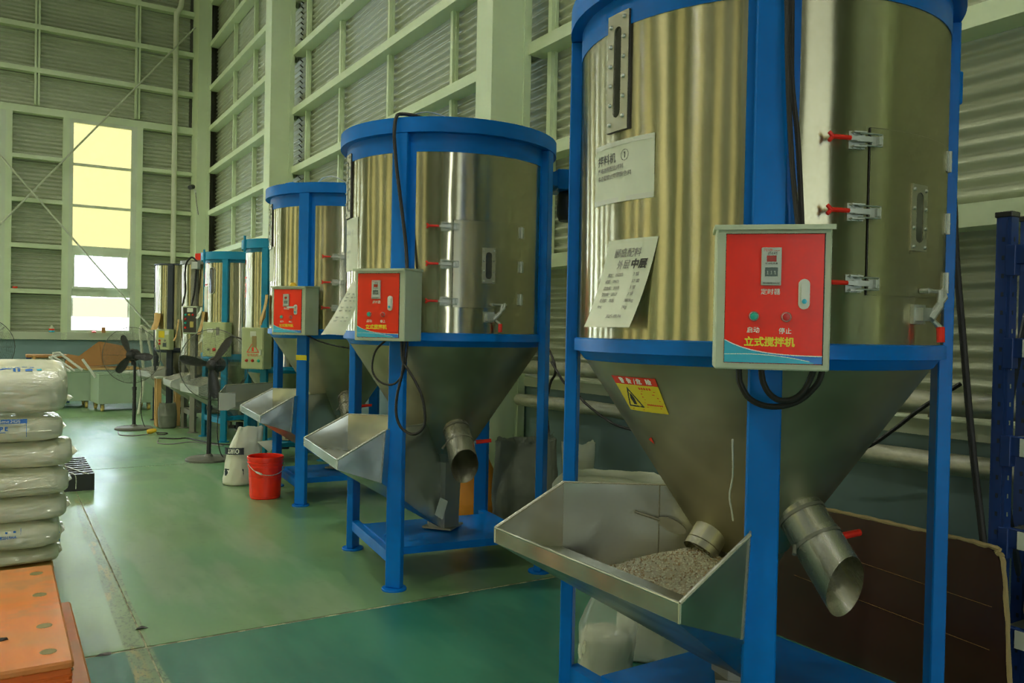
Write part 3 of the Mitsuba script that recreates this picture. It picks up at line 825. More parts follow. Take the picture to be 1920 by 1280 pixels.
def hatch_parts(root, M_, Rt, clamp=True):
    r = Rt + .004
    w = math.radians(39.3) * r; z0, z1 = 1.628, 2.125
    m = bend(mv(flat_grid(w, z1 - z0, 24, 4, .004), 0, 0, 0), r, 27 + 39.3 / 2, (z0 + z1) / 2)
    v = m.vertices
    uv = np.stack([np.arctan2(v[:, 0], -v[:, 1]) / (2 * np.pi), v[:, 2]], -1)
    k = obj('hatch', xf(m, M_), 'steel_hatch', root, smooth=True, uv=uv)
    obj('hatch_gap', xf(join(bend(subdiv(box(-w / 2 - .0028, -w / 2, -.25, .25, 0, .0012)), r - .002, 46.65, (z0 + z1) / 2), bend(subdiv(box(-w / 2, w / 2, .2485, .2505, 0, .0015), 3), r - .002, 46.65, (z0 + z1) / 2)), M_), 'black_ink', k)
    fr, gl = annulus_plate(.085, .205, .038, .155, .004)
    pl = lambda m_: xf(bend(subdiv(m_, 1), r, 45.6, 1.8725), M_)
    obj('sight_frame', pl(fr), 'steel_hatch_frame', k, smooth=20)
    obj('sight_glass', pl(gl), 'dark_glass', k)
    bolts = join(*[mv(lathe([(0, .006), (.004, .0055), (.006, .002), (.006, 0)], 10), sx * .031, sz, .004) for sx in (-1, 1) for sz in (-.09, -.032, .028, .086)])
    obj('frame_bolts', xf(bend(bolts, r, 45.6, 1.8725), M_), 'zinc', k, smooth=40)
    for z in (2.085, 1.872, 1.66):
        toggle_latch(M_, k, Rt + .001, 27.2, z)
    for z in (2.08, 1.877, 1.684):
        hm = join(bend(subdiv(box(-.022, .022, -.032, .032, 0, .004)), r, 66., z), tube([pol(66., r + .007, z - .034), pol(66., r + .007, z + .034)], .007, 10), tube([pol(66., r + .007, z - .002), pol(66., r + .007, z + .002)], .0085, 10))
        obj('hinge', xf(hm, M_), 'zinc', k, smooth=30)
    if clamp:
        ph = 46.
        B = lambda x, z, o: pol(ph + math.degrees(x / Rt), Rt + o, z)
        cm = join(bend(subdiv(box(-.03, .035, -.03, .03, 0, .012)), Rt, ph, 1.575), bend(subdiv(box(-.02, .03, -.02, .02, .012, .036)), Rt, ph, 1.575),
                  tube([B(.02, 1.56, .035), B(.055, 1.60, .045), B(.07, 1.65, .04)], [.012, .011, .009], 8), tube([B(.02, 1.565, .03), B(.075, 1.63, .05), B(.085, 1.655, .04)], [.01, .01, .008], 8),
                  tube([B(.10, 1.648, .034), B(.01, 1.648, .034)], .006, 8), tube([B(.012, 1.648, .034), B(.012, 1.648, .006)], .009, 8), tube([B(.03, 1.56, .034), B(.052, 1.535, .05)], .008, 8))
        obj('clamp', xf(cm, M_), 'zinc', k, smooth=30)
        obj('clamp_grip', xf(tube([B(.052, 1.537, .05), B(.052, 1.49, .052)], [.012, .0115], 10), M_), 'red_plastic', k, smooth=40)
    return k


metal('steel_hatch', proc(lambda p, n, uv: steel_tone(p, n, uv) * .95), .045, .26)
metal('steel_hatch_frame', (.50, .50, .40), .2)


def sight_upper(root, M_, Rt, ph=-46.4, z=2.365):
    fr, gl = annulus_plate(.107, .39, .037, .30, .006)
    k = obj('sight_plate', xf(bend(subdiv(fr, 1), Rt + .006, ph, z), M_), 'steel_hatch_frame', root, smooth=20)
    obj('plate_edge', xf(bend(subdiv(join(box(.0525, .0545, -.195, .195, -.006, .004), box(-.0535, .0535, -.1965, -.195, -.006, .003)), 2), Rt + .006, ph, z), M_), 'black_ink', k)
    obj('sight_glass', xf(bend(subdiv(gl, 1), Rt + .003, ph, z), M_), 'dark_glass', k)
    bolts = join(*[mv(lathe([(0, .008), (.005, .0075), (.0075, .003), (.0075, 0)], 10), sx * .033, sz + (-.01 if sx < 0 else .01), .006) for sx in (-1, 1) for sz in (-.16, -.095, -.03, .035, .10, .165)])
    obj('plate_bolts', xf(bend(bolts, Rt + .006, ph, z), M_), 'zinc', k, smooth=40)


def motor(root, M_, Rt, z=2.43, ph=122):
    q = lambda m: xf(rot(m, [0, 0, 1], ph), M_)
    k = obj('motor_bracket', q(join(box(-.13, .13, -Rt - .24, -Rt - .05, z, z + .13, .006), box(-.12, .12, -Rt - .06, -Rt + .01, z + .02, z + .11))), 'blue_paint', root)
    obj('motor_body', q(join(mv(lathe([(0, -.2), (.09, -.19), (.105, -.15), (.105, -.02), (.09, 0), (0, 0)], 24), 0, -Rt - .19, z), *[box(-.11, .11, -Rt - .195 + 0, -Rt - .185, z - .03 - .03 * i, z - .02 - .03 * i) for i in range(4)])), 'dark_blue', k, smooth=40)


# --- the three large mixers
A1 = mixer('vertical_mixer', (2.393, 2.155), 224., 'largest and nearest steel mixer with blue frame, big red panel box and two paper notices', 'large blue-framed steel mixers', seed=3)
A2 = mixer('vertical_mixer', (2.471, 4.772), 231.6, 'second blue-framed steel mixer, complete from top ring to feet, behind the nearest one', 'large blue-framed steel mixers', seed=5)
A3 = mixer('vertical_mixer', (2.67, 7.215), 229., 'third blue-framed steel mixer, half hidden, standing beside the red bucket', 'large blue-framed steel mixers', seed=8)
for i, (root, M_, cz, H, W) in enumerate((A1, A2, A3)):
    hatch_parts(root, M_, .645)
    sight_upper(root, M_, .645)
    motor(root, M_, .645)
    discharge_pipe(root, M_, cz)
    spec = ((-.154, .146, .88, .69, 1.407, 1.795), (-.150, .157, .90, .69, 1.43, 1.82), (-.150, .157, .90, .69, 1.43, 1.82))[i]
    bk = control_box(M_, root, spec)
    x0, x1, yf, yb, z0, z1 = spec
    panel_face(M_, bk, (x0 + x1) / 2 + (.003 if i == 0 else -.008), z0 + .018, .254, .35, yf, True, i == 2)
    hood = hull([(x0 - .006, -yf - .022, z1 + .0), (x1 + .006, -yf - .022, z1 - .001), (x0 - .006, -yf - .018, z1 + .004), (x1 + .006, -yf - .018, z1 + .004), (x0 - .006, -yb, z1 + .016), (x1 + .006, -yb, z1 + .016), (x0 - .006, -yb, z1), (x1 + .006, -yb, z1)])
    lipb = box(x0 - .006, x1 + .006, -yf - .022, -yf - .019, z1 - .010, z1 + .003)
    obj('hood', xf(join(hood, lipb), M_), 'enclosure', bk)
(R1, M1, cz1, H1, W1), (R2, M2, cz2, H2, W2), (R3, M3, cz3, H3, W3) = A1, A2, A3


def hose(name, root, M_, pts, r, mat='black_rubber', sub=10, n=12, label=None):
    return obj(name, xf(tube(smooth_path(pts, sub), r, n), M_), mat, root, smooth=60, label=label)


# hoses and cables of the mixers
hose('hose', R1, M1, [(.026, -.70, 2.66), (.028, -.705, 2.55), (.034, -.715, 2.42), (.036, -.72, 2.319), (.044, -.72, 2.165), (.055, -.72, 2.01), (.068, -.72, 1.886), (.078, -.73, 1.80)], .0075)
hose('hose', R1, M1, [(.046, -.685, 2.66), (.050, -.69, 2.4), (.054, -.69, 2.241), (.071, -.70, 2.087), (.081, -.70, 1.963), (.090, -.71, 1.80)], .0075)
hose('cable', R1, M1, [(-.081, -.78, 1.41), (-.081, -.78, 1.39), (-.076, -.78, 1.361), (-.053, -.78, 1.323), (-.014, -.78, 1.303), (.036, -.78, 1.302), (.086, -.78, 1.321), (.128, -.78, 1.364), (.142, -.78, 1.40), (.142, -.78, 1.412)], .0085)
hose('cable', R1, M1, [(-.021, -.80, 1.41), (-.021, -.80, 1.393), (-.014, -.80, 1.364), (.003, -.80, 1.336), (.030, -.80, 1.320), (.066, -.80, 1.325), (.095, -.80, 1.352), (.115, -.80, 1.40), (.115, -.80, 1.412)], .0085)
hose('hose', R2, M2, [(.10, -.56, 2.715), (.05, -.62, 2.725), (-.011, -.675, 2.722), (-.016, -.712, 2.69), (-.018, -.725, 2.61), (-.013, -.725, 2.529), (.003, -.725, 2.392), (.027, -.725, 2.241), (.05, -.725, 2.09), (.069, -.725, 1.954), (.086, -.74, 1.82)], .010)
hose('cable', R2, M2, [(-.003, -.8, 1.436), (-.066, -.8, 1.38), (-.091, -.8, 1.304), (-.083, -.8, 1.244), (-.042, -.8, 1.201), (.019, -.8, 1.185), (.068, -.8, 1.205), (.106, -.8, 1.266), (.124, -.8, 1.37), (.128, -.8, 1.436)], .0055)
hose('cable', R2, M2, [(.12, -.82, 1.436), (.115, -.82, 1.34), (.107, -.82, 1.251), (.079, -.82, 1.132), (.075, -.82, 1.028), (.106, -.82, .955), (.172, -.82, .921), (.23, -.82, .945), (.252, -.82, 1.007), (.233, -.82, 1.124), (.189, -.82, 1.21), (.149, -.82, 1.267), (.109, -.82, 1.325), (.099, -.82, 1.436)], .0075)
hose('cable', R3, M3, [(.05, -.70, 1.43), (.15, -.66, 1.38), (.30, -.60, 1.34), (.46, -.5, 1.32), (.6, -.36, 1.35)], .006)
hose('cable', R2, M2, [(-.1, -.5, 2.715), (.0, -.56, 2.74), (.12, -.58, 2.75), (.25, -.54, 2.715)], .004, 'zinc')
hose('cable', R3, M3, [(-.0, -.5, 2.715), (.1, -.55, 2.76), (.2, -.55, 2.765), (.3, -.5, 2.715)], .005, 'cctv_white')
for R_, Mm in ((R2, M2), (R3, M3)):
    obj('lid_block', xf(hull([(-.30, -.50, 2.70), (-.14, -.58, 2.70), (-.12, -.52, 2.70), (-.26, -.44, 2.70), (-.30, -.50, 2.735), (-.20, -.55, 2.735), (-.19, -.50, 2.735), (-.26, -.44, 2.735)]), Mm), 'blue_paint', R_)
obj('wire', xf(tube(smooth_path([(-.085, -.60, 1.18), (-.078, -.53, 1.06), (-.085, -.50, .99), (-.075, -.47, .93), (-.07, -.46, .90)], 8), .003, 6), M1), 'cctv_white', R1)
obj('tape', xf(box(-.05, .05, -.692, -.689, 1.22, 1.262), M3), 'yellow_ink', R3, label='yellow tape on the front leg')
obj('pilot_knob', xf(mv(lathe([(0, .03), (.02, .028), (.024, .012), (.03, .01), (.03, 0)], 16), -.02, -.80, 1.83), M3), 'yellow_paint', R3)

# warning labels
B_on_cone = lambda m: xf(m, np.eye(4))
s0 = Rcone = .645 / (CZ1 - CZ0)


def cone_place(phi0, z0_, M_, skew=.0):
    def place(m):
        v = m.vertices
        sl = math.sqrt(1 + s0 * s0)
        zc = z0_ + (v[:, 1]) / sl
        r = (zc - CZ0) * s0
        a = math.radians(phi0) + (v[:, 0] + skew * v[:, 1]) / ((z0_ + .05 - CZ0) * s0)
        out = v[:, 2] + .002
        return xf(mesh(np.stack([(r + out / sl) * np.sin(a), -(r + out / sl) * np.cos(a), zc - out * s0 / sl], -1), m.faces), M_)
    return place


warning_label(cone_place(-56.3, 1.232, M1), R1, .205, .145)
obj('warning_triangle', cone_place(-55.6, 1.115, M1)(prism([(0, .012), (.026, -.006), (.028, .024)], .0006)), 'red_ink', R1, label='red triangle sticker')
# label on the inner side panel of the second mixer's hopper
pA, pB = H2(1 * W2, .03, 0), H2(.734 * W2, -.2645, 0)
ex = (pB - pA) / np.linalg.norm(pB - pA); nrm = np.cross(ex, [0, 0, 1])
ctr = H2(.3 * W2, .1, 0)
if (ctr - pA) @ nrm < 0: nrm = -nrm
Mlab = M2 @ frame_M(pA + ex * .055 + nrm * .004 + [0, 0, .775], ex, [0, 0, 1], nrm)
warning_label(lambda m: xf(m, Mlab), R2, .14, .125)
obj('warning_label', xf(bend(subdiv(box(-.06, .06, -.05, .05, 0, .0006), 2), .16, 20, .36), M1), 'sticker_yellow', R1)
obj('warning_label', xf(bend(subdiv(box(-.06, .06, .03, .05, 0, .001), 2), .16, 20, .36), M1), 'red_ink', R1)
obj('name_tag', xf(hull([(.05, -.16, .44), (.10, -.15, .42), (.07, -.16, .30), (.02, -.17, .33), (.05, -.158, .44), (.02, -.168, .33)]), M2), 'sack_white', R2)


# papers taped to the tanks
def paper_sheet(w, h, curl=0., n=12, m=12):
    xs_, ys_ = np.linspace(-w / 2, w / 2, n + 1), np.linspace(h / 2, -h / 2, m + 1)
    X, Y = np.meshgrid(xs_, ys_, indexing='ij')
    t = (h / 2 - Y) / h
    Z = .0015 + curl * t ** 2 + .003 * np.sin(X * 30 + 1) * t
    P = np.stack([X, Y, Z], -1)
    return join(grid(P, flip=True), grid(P - [0, 0, .0004]))


def paper_h(curl, h, y, x=0):
    t = (h / 2 - y) / h
    return .0015 + curl * t ** 2 + .003 * np.sin(x * 30 + 1) * t


p1 = thing('paper_notice', 'upper white paper notice taped on the nearest mixer, headed with a circled number', 'notice')
r_ = .6465
obj('sheet', xf(bend(paper_sheet(.298, .205), r_, -45.1, 2.036, .0, 0.), M1), 'paper', p1, smooth=True)
for z_ in (.086, -.102):
    obj('tape_film', xf(bend(subdiv(box(-.149, .149, z_, z_ + .016, .0035, .0038), 3), r_, -45.1, 2.036), M1), 'cctv_white', p1)


def on_paper(lines, w, h, r, phi, z, M_, curl=0., shear=0., tilt=0.):
    ms = []
    for a, hh, x, y, bd in lines:
        m = text(a, hh, .0003, bd)
        v = m.vertices + [x, y, 0]
        ms.append(mesh(np.stack([v[:, 0] + shear * (h / 2 - v[:, 1]), v[:, 1], v[:, 2] + paper_h(curl, h, v[:, 1], v[:, 0]) + .0012], -1), m.faces))
    return xf(bend(join(*ms), r, phi, z, 0, tilt), M_)


obj('heading', on_paper([('拌料机', .034, -.130, .035, 0), ('①', .036, .005, .036, 0)], .298, .205, r_, -45.1, 2.036, M1), 'black_ink', p1)
obj('small_lettering', on_paper([('严格按照配比拌料', .0175, -.130, .008, 0), ('非必要禁止拌带颜色料', .0175, -.130, -.018, 0)], .298, .205, r_, -45.1, 2.036, M1), 'grey_ink', p1)
p2 = thing('paper_notice', 'white recipe sheet with a dated list, hanging loose on the nearest mixer', 'notice')
w2, h2, cur, shr = .222, .290, .05, -.24


def shear_sheet(m):
    v = m.vertices
    return mesh(np.stack([v[:, 0] + shr * (h2 / 2 - v[:, 1]), v[:, 1], v[:, 2]], -1), m.faces)


ph2, z2_ = -39.8, 1.663
fold = paper_sheet(w2, h2, cur)
obj('sheet', xf(bend(shear_sheet(fold), r_, ph2, z2_), M1), 'paper', p2, smooth=True)
L2 = [('郦盛配料', .0285, -.062, .088, 0), ('外层', .0285, -.036, .050, 0)]
obj('heading', on_paper(L2, w2, h2, r_, ph2, z2_, M1, cur, shr), 'grey_ink', p2)
obj('handwriting', on_paper([('中层', .030, .028, .050, 2)], w2, h2, r_, ph2, z2_, M1, cur, shr), 'black_ink', p2)
rowsL = [('高压：15313:', .0125, -.072, .023), ('线型：7042:', .0125, -.076, .001), ('茂金属：1018', .0125, -.076, -.020), ('茂金属：2012', .0125, -.076, -.041), ('再生料：吨包:', .0125, -.076, -.062), ('PPA:', .0125, -.076, -.083),
         ('3 袋', .0125, .050, .023), ('12 袋', .0125, .052, .001), ('3 袋', .0125, .052, -.020), ('3 袋', .0125, .052, -.041), ('300kg', .0125, .048, -.062), ('1kg', .0125, .048, -.083), ('2025.09.04', .0125, -.004, -.114)]
for nm_, rows_ in (('item_lettering', rowsL[:6]), ('amount_lettering', rowsL[6:12]), ('date_lettering', rowsL[12:])):
    for a, b, c, d_ in rows_:
        obj(nm_, on_paper([(a, b, c, d_, 0)], w2, h2, r_, ph2, z2_, M1, cur, shr), 'grey_ink', p2)
tp = obj('paper_notice', xf(bend(paper_sheet(.235, .32), .6465, -42.8, 2.005), M2), 'paper', smooth=True, label='curved white paper sheet taped high on the left edge of the second mixer', cat='notice')
obj('faint_lettering', on_paper([('拌料机 ②', .034, -.09, .06, 0), ('严格按照配比', .018, -.09, -.05, 0), ('禁止拌带', .018, -.09, -.08, 0)], .235, .32, .6465, -42.8, 2.005, M2), 'timer_grey', tp)
tp = obj('paper_notice', xf(bend(paper_sheet(.235, .30), .6465, -48., 2.04), M3), 'paper', smooth=True, label='curved white paper sheet taped high on the left edge of the third mixer', cat='notice')
# recipe sheet curling off the second mixer
n_ = 16
t_ = np.linspace(0, 1, n_ + 1)
X0, X1 = -.30 - .075 * t_ - .055 * t_ ** 3, -.205 - .02 * t_ - .045 * t_ ** 3
Yc = -.70 - .10 * np.sin(t_ * 1.6) - .02 * t_
Zc = 1.765 - .31 * t_
P = np.stack([np.stack([X0, Yc + .02, Zc], -1), np.stack([(X0 + X1) / 2, Yc - .012, Zc + .004], -1), np.stack([X1, Yc + .008, Zc - .0], -1)], 0)
hp_ = obj('recipe_sheet', xf(join(grid(P), grid(P + [0, .0006, 0], flip=True)), M2), 'paper', smooth=True, label='long white recipe sheet curling away left of the second mixer panel box', cat='paper')
lm = []
for k in range(7):
    q = .25 + .09 * k
    i0 = int(q * n_)
    c0, c1 = P[0, i0], P[2, i0]
    for a, b_ in ((.3, .55), (.62, .72), (.82, .92)):
        s_, e_ = P[1, i0] * 1, c1
        A_ = c0 + (c1 - c0) * a + [0, -.024, 0]; B_ = c0 + (c1 - c0) * b_ + [0, -.022, 0]
        lm.append(hull([A_, B_, A_ + [0, 0, .008], B_ + [0, 0, .008], A_ + [0, .001, 0], B_ + [0, .001, .008]]))
obj('faint_lettering', xf(join(*lm), M2), 'timer_grey', hp_)

# scoop leaning inside the nearest hopper, resin pellets under its outlet
Q = lambda s, t, z: (M1 @ np.append(H1(s, t, z), 1))[:3]
k = thing('scoop', 'flat dark steel scoop leaning against the inner wall of the nearest hopper', 'scoop')
ha, hb = Q(.745, -.165, .815), Q(.682, -.238, .787)
obj('handle', tube(smooth_path([ha, (ha + hb) / 2, hb], 6), [.0055] * 13, 8), 'steel_dull', k, smooth=40)
bc = Q(.605, -.285, .757)
ax = (bc - hb); L_ = np.linalg.norm(ax); ax /= L_
upn = np.array([0, 0, 1.]) - ax * ax[2]; upn /= np.linalg.norm(upn)
nn = np.cross(ax, upn)
pts = []
for a in np.linspace(0, 2 * np.pi, 25)[:-1]:
    for o in (-.003, .003):
        pts.append((hb + bc) / 2 + ax * (math.cos(a) * L_ * .62) + upn * math.sin(a) * .024 + nn * o)
obj('bowl', hull(pts), 'steel_dull', k, smooth=30)
# pellets
sg, tg = np.linspace(.0, W1, 60), np.linspace(-.44, .25, 56)
S_, T_ = np.meshgrid(sg, tg, indexing='ij')
zf = .71 - (.71 - .232) / .78 * (.33 - T_)
side_z = np.maximum(0, (np.abs(S_ - W1 / 2) - (W1 / 2 - (.41 * W1) * np.clip(.33 - T_, 0, .78) / .78)))
zf = zf + side_z * 1.1
zf = np.where(T_ > .052, 1.0, zf)
s_o, t_o = W1 / 2 + .0, -.20
Zm = .735 - .40 * np.hypot((S_ - s_o) * .95, T_ - t_o) + .012 * (meshkit.fbm(np.stack([S_ * 9, T_ * 9, S_ * 0], -1), 3) - .5)
Zm = np.minimum(Zm, .72)
smin = .41 * W1 * np.clip(.05 - T_, 0, .5) / .5 + .012
ok = (Zm > zf - .004) & (S_ > smin) & (S_ < W1 - smin)
P = np.array([[H1(S_[i, j], T_[i, j], Zm[i, j]) for j in range(56)] for i in range(60)])
g_ = grid(P)
keep = ok.ravel()[g_.faces].all(1)
base = mesh(g_.vertices, g_.faces[keep])
cand = np.argwhere(ok)
N = 5200
idx = cand[rng.integers(0, len(cand), N)]
so = sg[idx[:, 0]] + rng.uniform(-.5, .5, N) * (sg[1] - sg[0]); to = tg[idx[:, 1]] + rng.uniform(-.5, .5, N) * (tg[1] - tg[0])
zo = Zm[idx[:, 0], idx[:, 1]] + rng.uniform(-.001, .0035, N)
octv = np.array([[1, 0, 0], [-1, 0, 0], [0, 1, 0], [0, -1, 0], [0, 0, 1], [0, 0, -1.]]) * [.0044, .0036, .0032]
octf = np.array([[0, 2, 4], [2, 1, 4], [1, 3, 4], [3, 0, 4], [2, 0, 5], [1, 2, 5], [3, 1, 5], [0, 3, 5]])
cen = np.array([H1(a, b, c) for a, b, c in zip(so, to, zo)])
rv = rng.normal(size=(N, 3)); rv /= np.linalg.norm(rv, axis=1, keepdims=True)
rm = np.array([trimesh.transformations.rotation_matrix(rng.uniform(0, 6.28), r)[:3, :3] for r in rv])
V = (np.einsum('nij,kj->nki', rm, octv) + cen[:, None]).reshape(-1, 3)
F = (octf[None] + (np.arange(N) * 6)[:, None, None]).reshape(-1, 3)
pal = np.array([(.72, .73, .62), (.64, .65, .55), (.82, .82, .72), (.34, .22, .11), (.42, .30, .16), (.22, .18, .13)])
ci = rng.choice(6, N, p=[.32, .22, .18, .13, .09, .06])
col = np.vstack([np.repeat(pal[ci], 6, 0), np.tile([.46, .42, .32], (len(base.vertices), 1))])
pm = xf(join(mesh(V, F), mesh(base.vertices, base.faces)), M1)
obj('resin_pellets', pm, 'pellet_mix', color=col, label='heap of white and brown plastic pellets in the nearest hopper', cat='pellets', kind='stuff')


# --- the four smaller mixers at the back
def plain_box(root, M_, x0, x1, yf, yb, z0, z1, mat='old_enclosure', hood=0.):
    k = obj('control_box', xf(box(x0, x1, -yf, -yb, z0, z1, .004), M_), mat, root)
    obj('door_panel', xf(box(x0 + .008, x1 - .008, -yf - .008, -yf + .001, z0 + .008, z1 - .008, .002), M_), mat, k)
    return k, lambda m, x, z, out=.0085: xf(mesh(np.stack([x + m.vertices[:, 0], -yf - out - m.vertices[:, 2], z + m.vertices[:, 1]], -1), m.faces), M_)


knob = lathe([(0, .02), (.011, .019), (.013, .006), (.016, .005), (.016, 0)], 14)
B4 = mixer('vertical_mixer', (2.78, 9.30), 225., 'teal-framed steel mixer peeking out left of the third blue one, with a cream warning box', Rt=.455, Ro=.50, zr=(2.30, 2.34, 2.44), band=(1.02, 1.06), cone=(.30, 1.04), hpost=.475, frame='teal_paint', detail=1, seed=11, tray=False, post=(.075, .05))
B5 = mixer('vertical_mixer', (2.76, 11.29), 217., 'teal-framed steel mixer with an oval sight glass and a glowing red lamp on its box', Rt=.465, Ro=.515, zr=(2.30, 2.34, 2.44), band=(1.06, 1.11), cone=(.30, 1.09), hpost=.49, frame='teal_paint', detail=1, seed=12, tz=(.80, .72, .62, .55), traysc=.95, traymat='steel_matte', post=(.075, .05), rail_z=(.23, .30))
B6 = mixer('vertical_mixer', (2.62, 12.33), 225., 'grey steel mixer with a black push-button panel and a red motor cover on top', Rt=.43, Ro=.45, zr=(2.33, 2.34, 2.39), band=(1.02, 1.06), cone=(.30, 1.04), hpost=.45, frame='grey_steel', shell='steel_tank', detail=1, seed=13, tz=(.80, .72, .64, .56), traysc=.85, traymat='steel_matte', post=(.08, .05), rail_z=(.23, .30))
B7 = mixer('vertical_mixer', (2.44, 13.6), 215., 'last and farthest steel mixer in the row with dark legs and a small yellow-labelled box', Rt=.40, Ro=.42, zr=(2.385, 2.39, 2.41), band=(1.10, 1.14), cone=(.34, 1.12), hpost=.42, frame='dark_blue', detail=1, seed=14, tz=(.84, .78, .70, .62), traysc=.8, traymat='steel_matte', post=(.085, .05))
R4, M4 = B4[:2]; R5, M5 = B5[:2]; R6, M6 = B6[:2]; R7, M7 = B7[:2]
k, at = plain_box(R4, M4, -.16, .10, .67, .50, 1.04, 1.48)
tri = join(prism([(-.075, 0), (.075, 0), (0, .115)], .001))
obj('warning_triangle', at(prism([(-.075, 0), (.075, 0), (0, .115)], .0008), -.02, 1.215), 'red_ink', k)
obj('triangle_field', at(prism([(-.06, .008), (.06, .008), (0, .10)], .0014), -.02, 1.215), 'old_enclosure', k)
obj('hand_symbol', at(box(-.012, .012, .015, .06, 0, .0018), -.02, 1.215), 'red_ink', k)
obj('warning_lettering', at(center(text('有电危险', .03)), -.02, 1.178), 'red_ink', k)
obj('label_plate', at(box(-.035, .035, -.03, .03, 0, .001), -.02, 1.41), 'paper', k)
obj('tape_mark', at(box(-.03, .022, -.06, .06, 0, .0025), .0, 1.33), 'pallet_plug', k)
for x, mt in ((-.09, 'red_button'), (-.02, 'red_button'), (.05, 'green_button')):
    obj('push_button', at(knob, x, 1.13), mt, k, smooth=40)
obj('lock_handle', at(box(-.012, .012, -.03, .03, 0, .015, .003), .07, 1.22), 'zinc', k)
k, at = plain_box(R5, M5, -.20, .10, .69, .51, 1.10, 1.535)
obj('label_plate', at(box(-.04, .04, -.025, .025, 0, .001), -.10, 1.43), 'paper', k)
obj('selector', at(box(-.02, .02, -.05, .05, 0, .01, .003), .0, 1.42), 'grey_steel', k)
obj('push_button', at(knob, -.12, 1.19), 'grey_steel', k, smooth=40)
obj('push_button', at(knob, .03, 1.19), 'green_button', k, smooth=40)
obj('signal_lamp', at(lathe([(0, .028), (.016, .024), (.02, .010), (.022, 0)], 16), -.045, 1.19), 'red_button', k, smooth=40)
scene[k + '__signal_lamp']['emitter'] = {'type': 'area', 'radiance': rgb(1.6, .10, .06)}
labels[k + '__signal_lamp'] = {'label': 'glowing red lamp'}
k, at = plain_box(R6, M6, -.07, .15, .60, .47, 1.37, 1.75, 'enclosure')
obj('black_panel', at(box(-.10, .10, -.17, .17, 0, .003), .04, 1.56, .0085), 'black_plastic', k)
obj('label_plate', at(box(-.045, .045, -.028, .028, 0, .001), .045, 1.695, .012), 'paper', k)
for x, z, mt in ((-.02, 1.63, 'green_lit'), (.035, 1.63, 'yellow_paint'), (.09, 1.63, 'red_button'), (-.02, 1.57, 'red_button'), (-.02, 1.52, 'green_button'), (-.02, 1.455, 'red_plastic')):
    b = obj('push_button', at(knob, x, z, .012), 'green_button' if mt == 'green_lit' else mt, k, smooth=40)
    if mt == 'green_lit':
        scene[b]['emitter'] = {'type': 'area', 'radiance': rgb(.03, .9, .3)}
        labels[b] = {'label': 'lit green push button'}
obj('meter', at(box(-.028, .028, -.04, .04, 0, .006), .075, 1.50, .012), 'sack_yellow', k)
k, at = plain_box(R7, M7, -.14, .07, .58, .44, 1.115, 1.42)
obj('label_plate', at(box(-.075, .015, -.05, .05, 0, .001), -.02, 1.345), 'sticker_yellow', k)
obj('label_plate', at(box(-.03, .03, -.03, .03, 0, .001), .03, 1.37), 'paper', k)
for x, z, mt in ((-.075, 1.25, 'red_button'), (-.075, 1.205, 'red_button'), (.0, 1.255, 'grey_steel')):
    obj('push_button', at(knob, x, z), mt, k, smooth=40)
obj('meter', at(box(-.025, .025, -.03, .03, 0, .008), -.0, 1.19), 'display_dark', k)
# oval sight glass and red brush marks
for R_, M_, r, marks in ((R5, M5, .4665, [(-38, 2.30, .03, .02), (-58, 2.15, .02, .10), (-48, 2.02, .10, .018), (-60, 1.88, .03, .12), (-45, 1.88, .018, .12), (-40, 1.88, .018, .12), (-42, 1.93, .06, .014), (-42, 1.84, .06, .014)]),
                         (R4, M4, .4565, [(-50, 2.20, .02, .05), (-50, 2.03, .10, .02), (-56, 1.90, .014, .14), (-46, 1.90, .014, .14), (-51, 1.95, .07, .014), (-51, 1.88, .06, .014), (-51, 1.82, .07, .014)])):
    for ph, z, w, h in marks:
        obj('brush_mark', xf(bend(subdiv(box(-w / 2, w / 2, -h / 2, h / 2, 0, .0008), 1), r, ph, z), M_), 'red_ink', R_)
from shapely.geometry import LineString
sl = prism(LineString([(0, -.12), (0, .12)]).buffer(.045, 8), .006)
obj('sight_glass', xf(bend(subdiv(sl, 1), .467, -27, 2.07), M5), 'dark_glass', R5)
obj('sight_rim', xf(bend(subdiv(prism(LineString([(0, -.12), (0, .12)]).buffer(.052, 8).difference(LineString([(0, -.12), (0, .12)]).buffer(.045, 8)), .009), 1), .467, -27, 2.07), M5), 'zinc', R5)
obj('clamp_ring_bolt', xf(cyl(pol(-40, .52, 2.30), pol(-40, .52, 2.47), .014, 8), M5), 'teal_paint', R5)
obj('clamp_ring_bolt', xf(cyl(pol(-36, .505, 2.30), pol(-36, .505, 2.48), .014, 8), M4), 'teal_paint', R4)
obj('motor_cover', xf(box(-.03, .22, -.2, .2, 2.44, 2.58, .01), M5 @ trimesh.transformations.translation_matrix([.1, .05, 0])), 'yellow_paint', R5, label='yellow motor cover')
obj('motor_cover', xf(box(-.12, .16, -.28, -.02, 2.395, 2.50, .008), M6), 'red_plastic', R6, label='red motor cover')
obj('rail_band', xf(lathe([(.475, 1.06), (.50, 1.06), (.50, 1.13), (.475, 1.13)], 48), M5), 'teal_paint', R5)
hose('cable', R6, M6, [(.06, -.48, 2.36), (.0, -.52, 2.42), (-.08, -.52, 2.35), (-.12, -.50, 2.2), (-.11, -.50, 1.95), (-.14, -.52, 1.75)], .012)
hose('cable', R6, M6, [(.06, -.48, 2.34), (.05, -.50, 2.2), (.03, -.50, 1.95), (.0, -.52, 1.75)], .012)
obj('junction_box', xf(box(.0, .10, -.54, -.47, 2.26, 2.36, .004), M6), 'timer_grey', R6)
hose('cable', R5, M5, [(.12, -.60, 1.36), (.25, -.58, 1.33), (.36, -.5, 1.2), (.3, -.45, .9), (.2, -.45, .75)], .008)
discharge_pipe(R7, M7, B7[2], 30, .78, .05, .2)
discharge_pipe(R5, M5, B5[2], 40, .66, .06, .22)
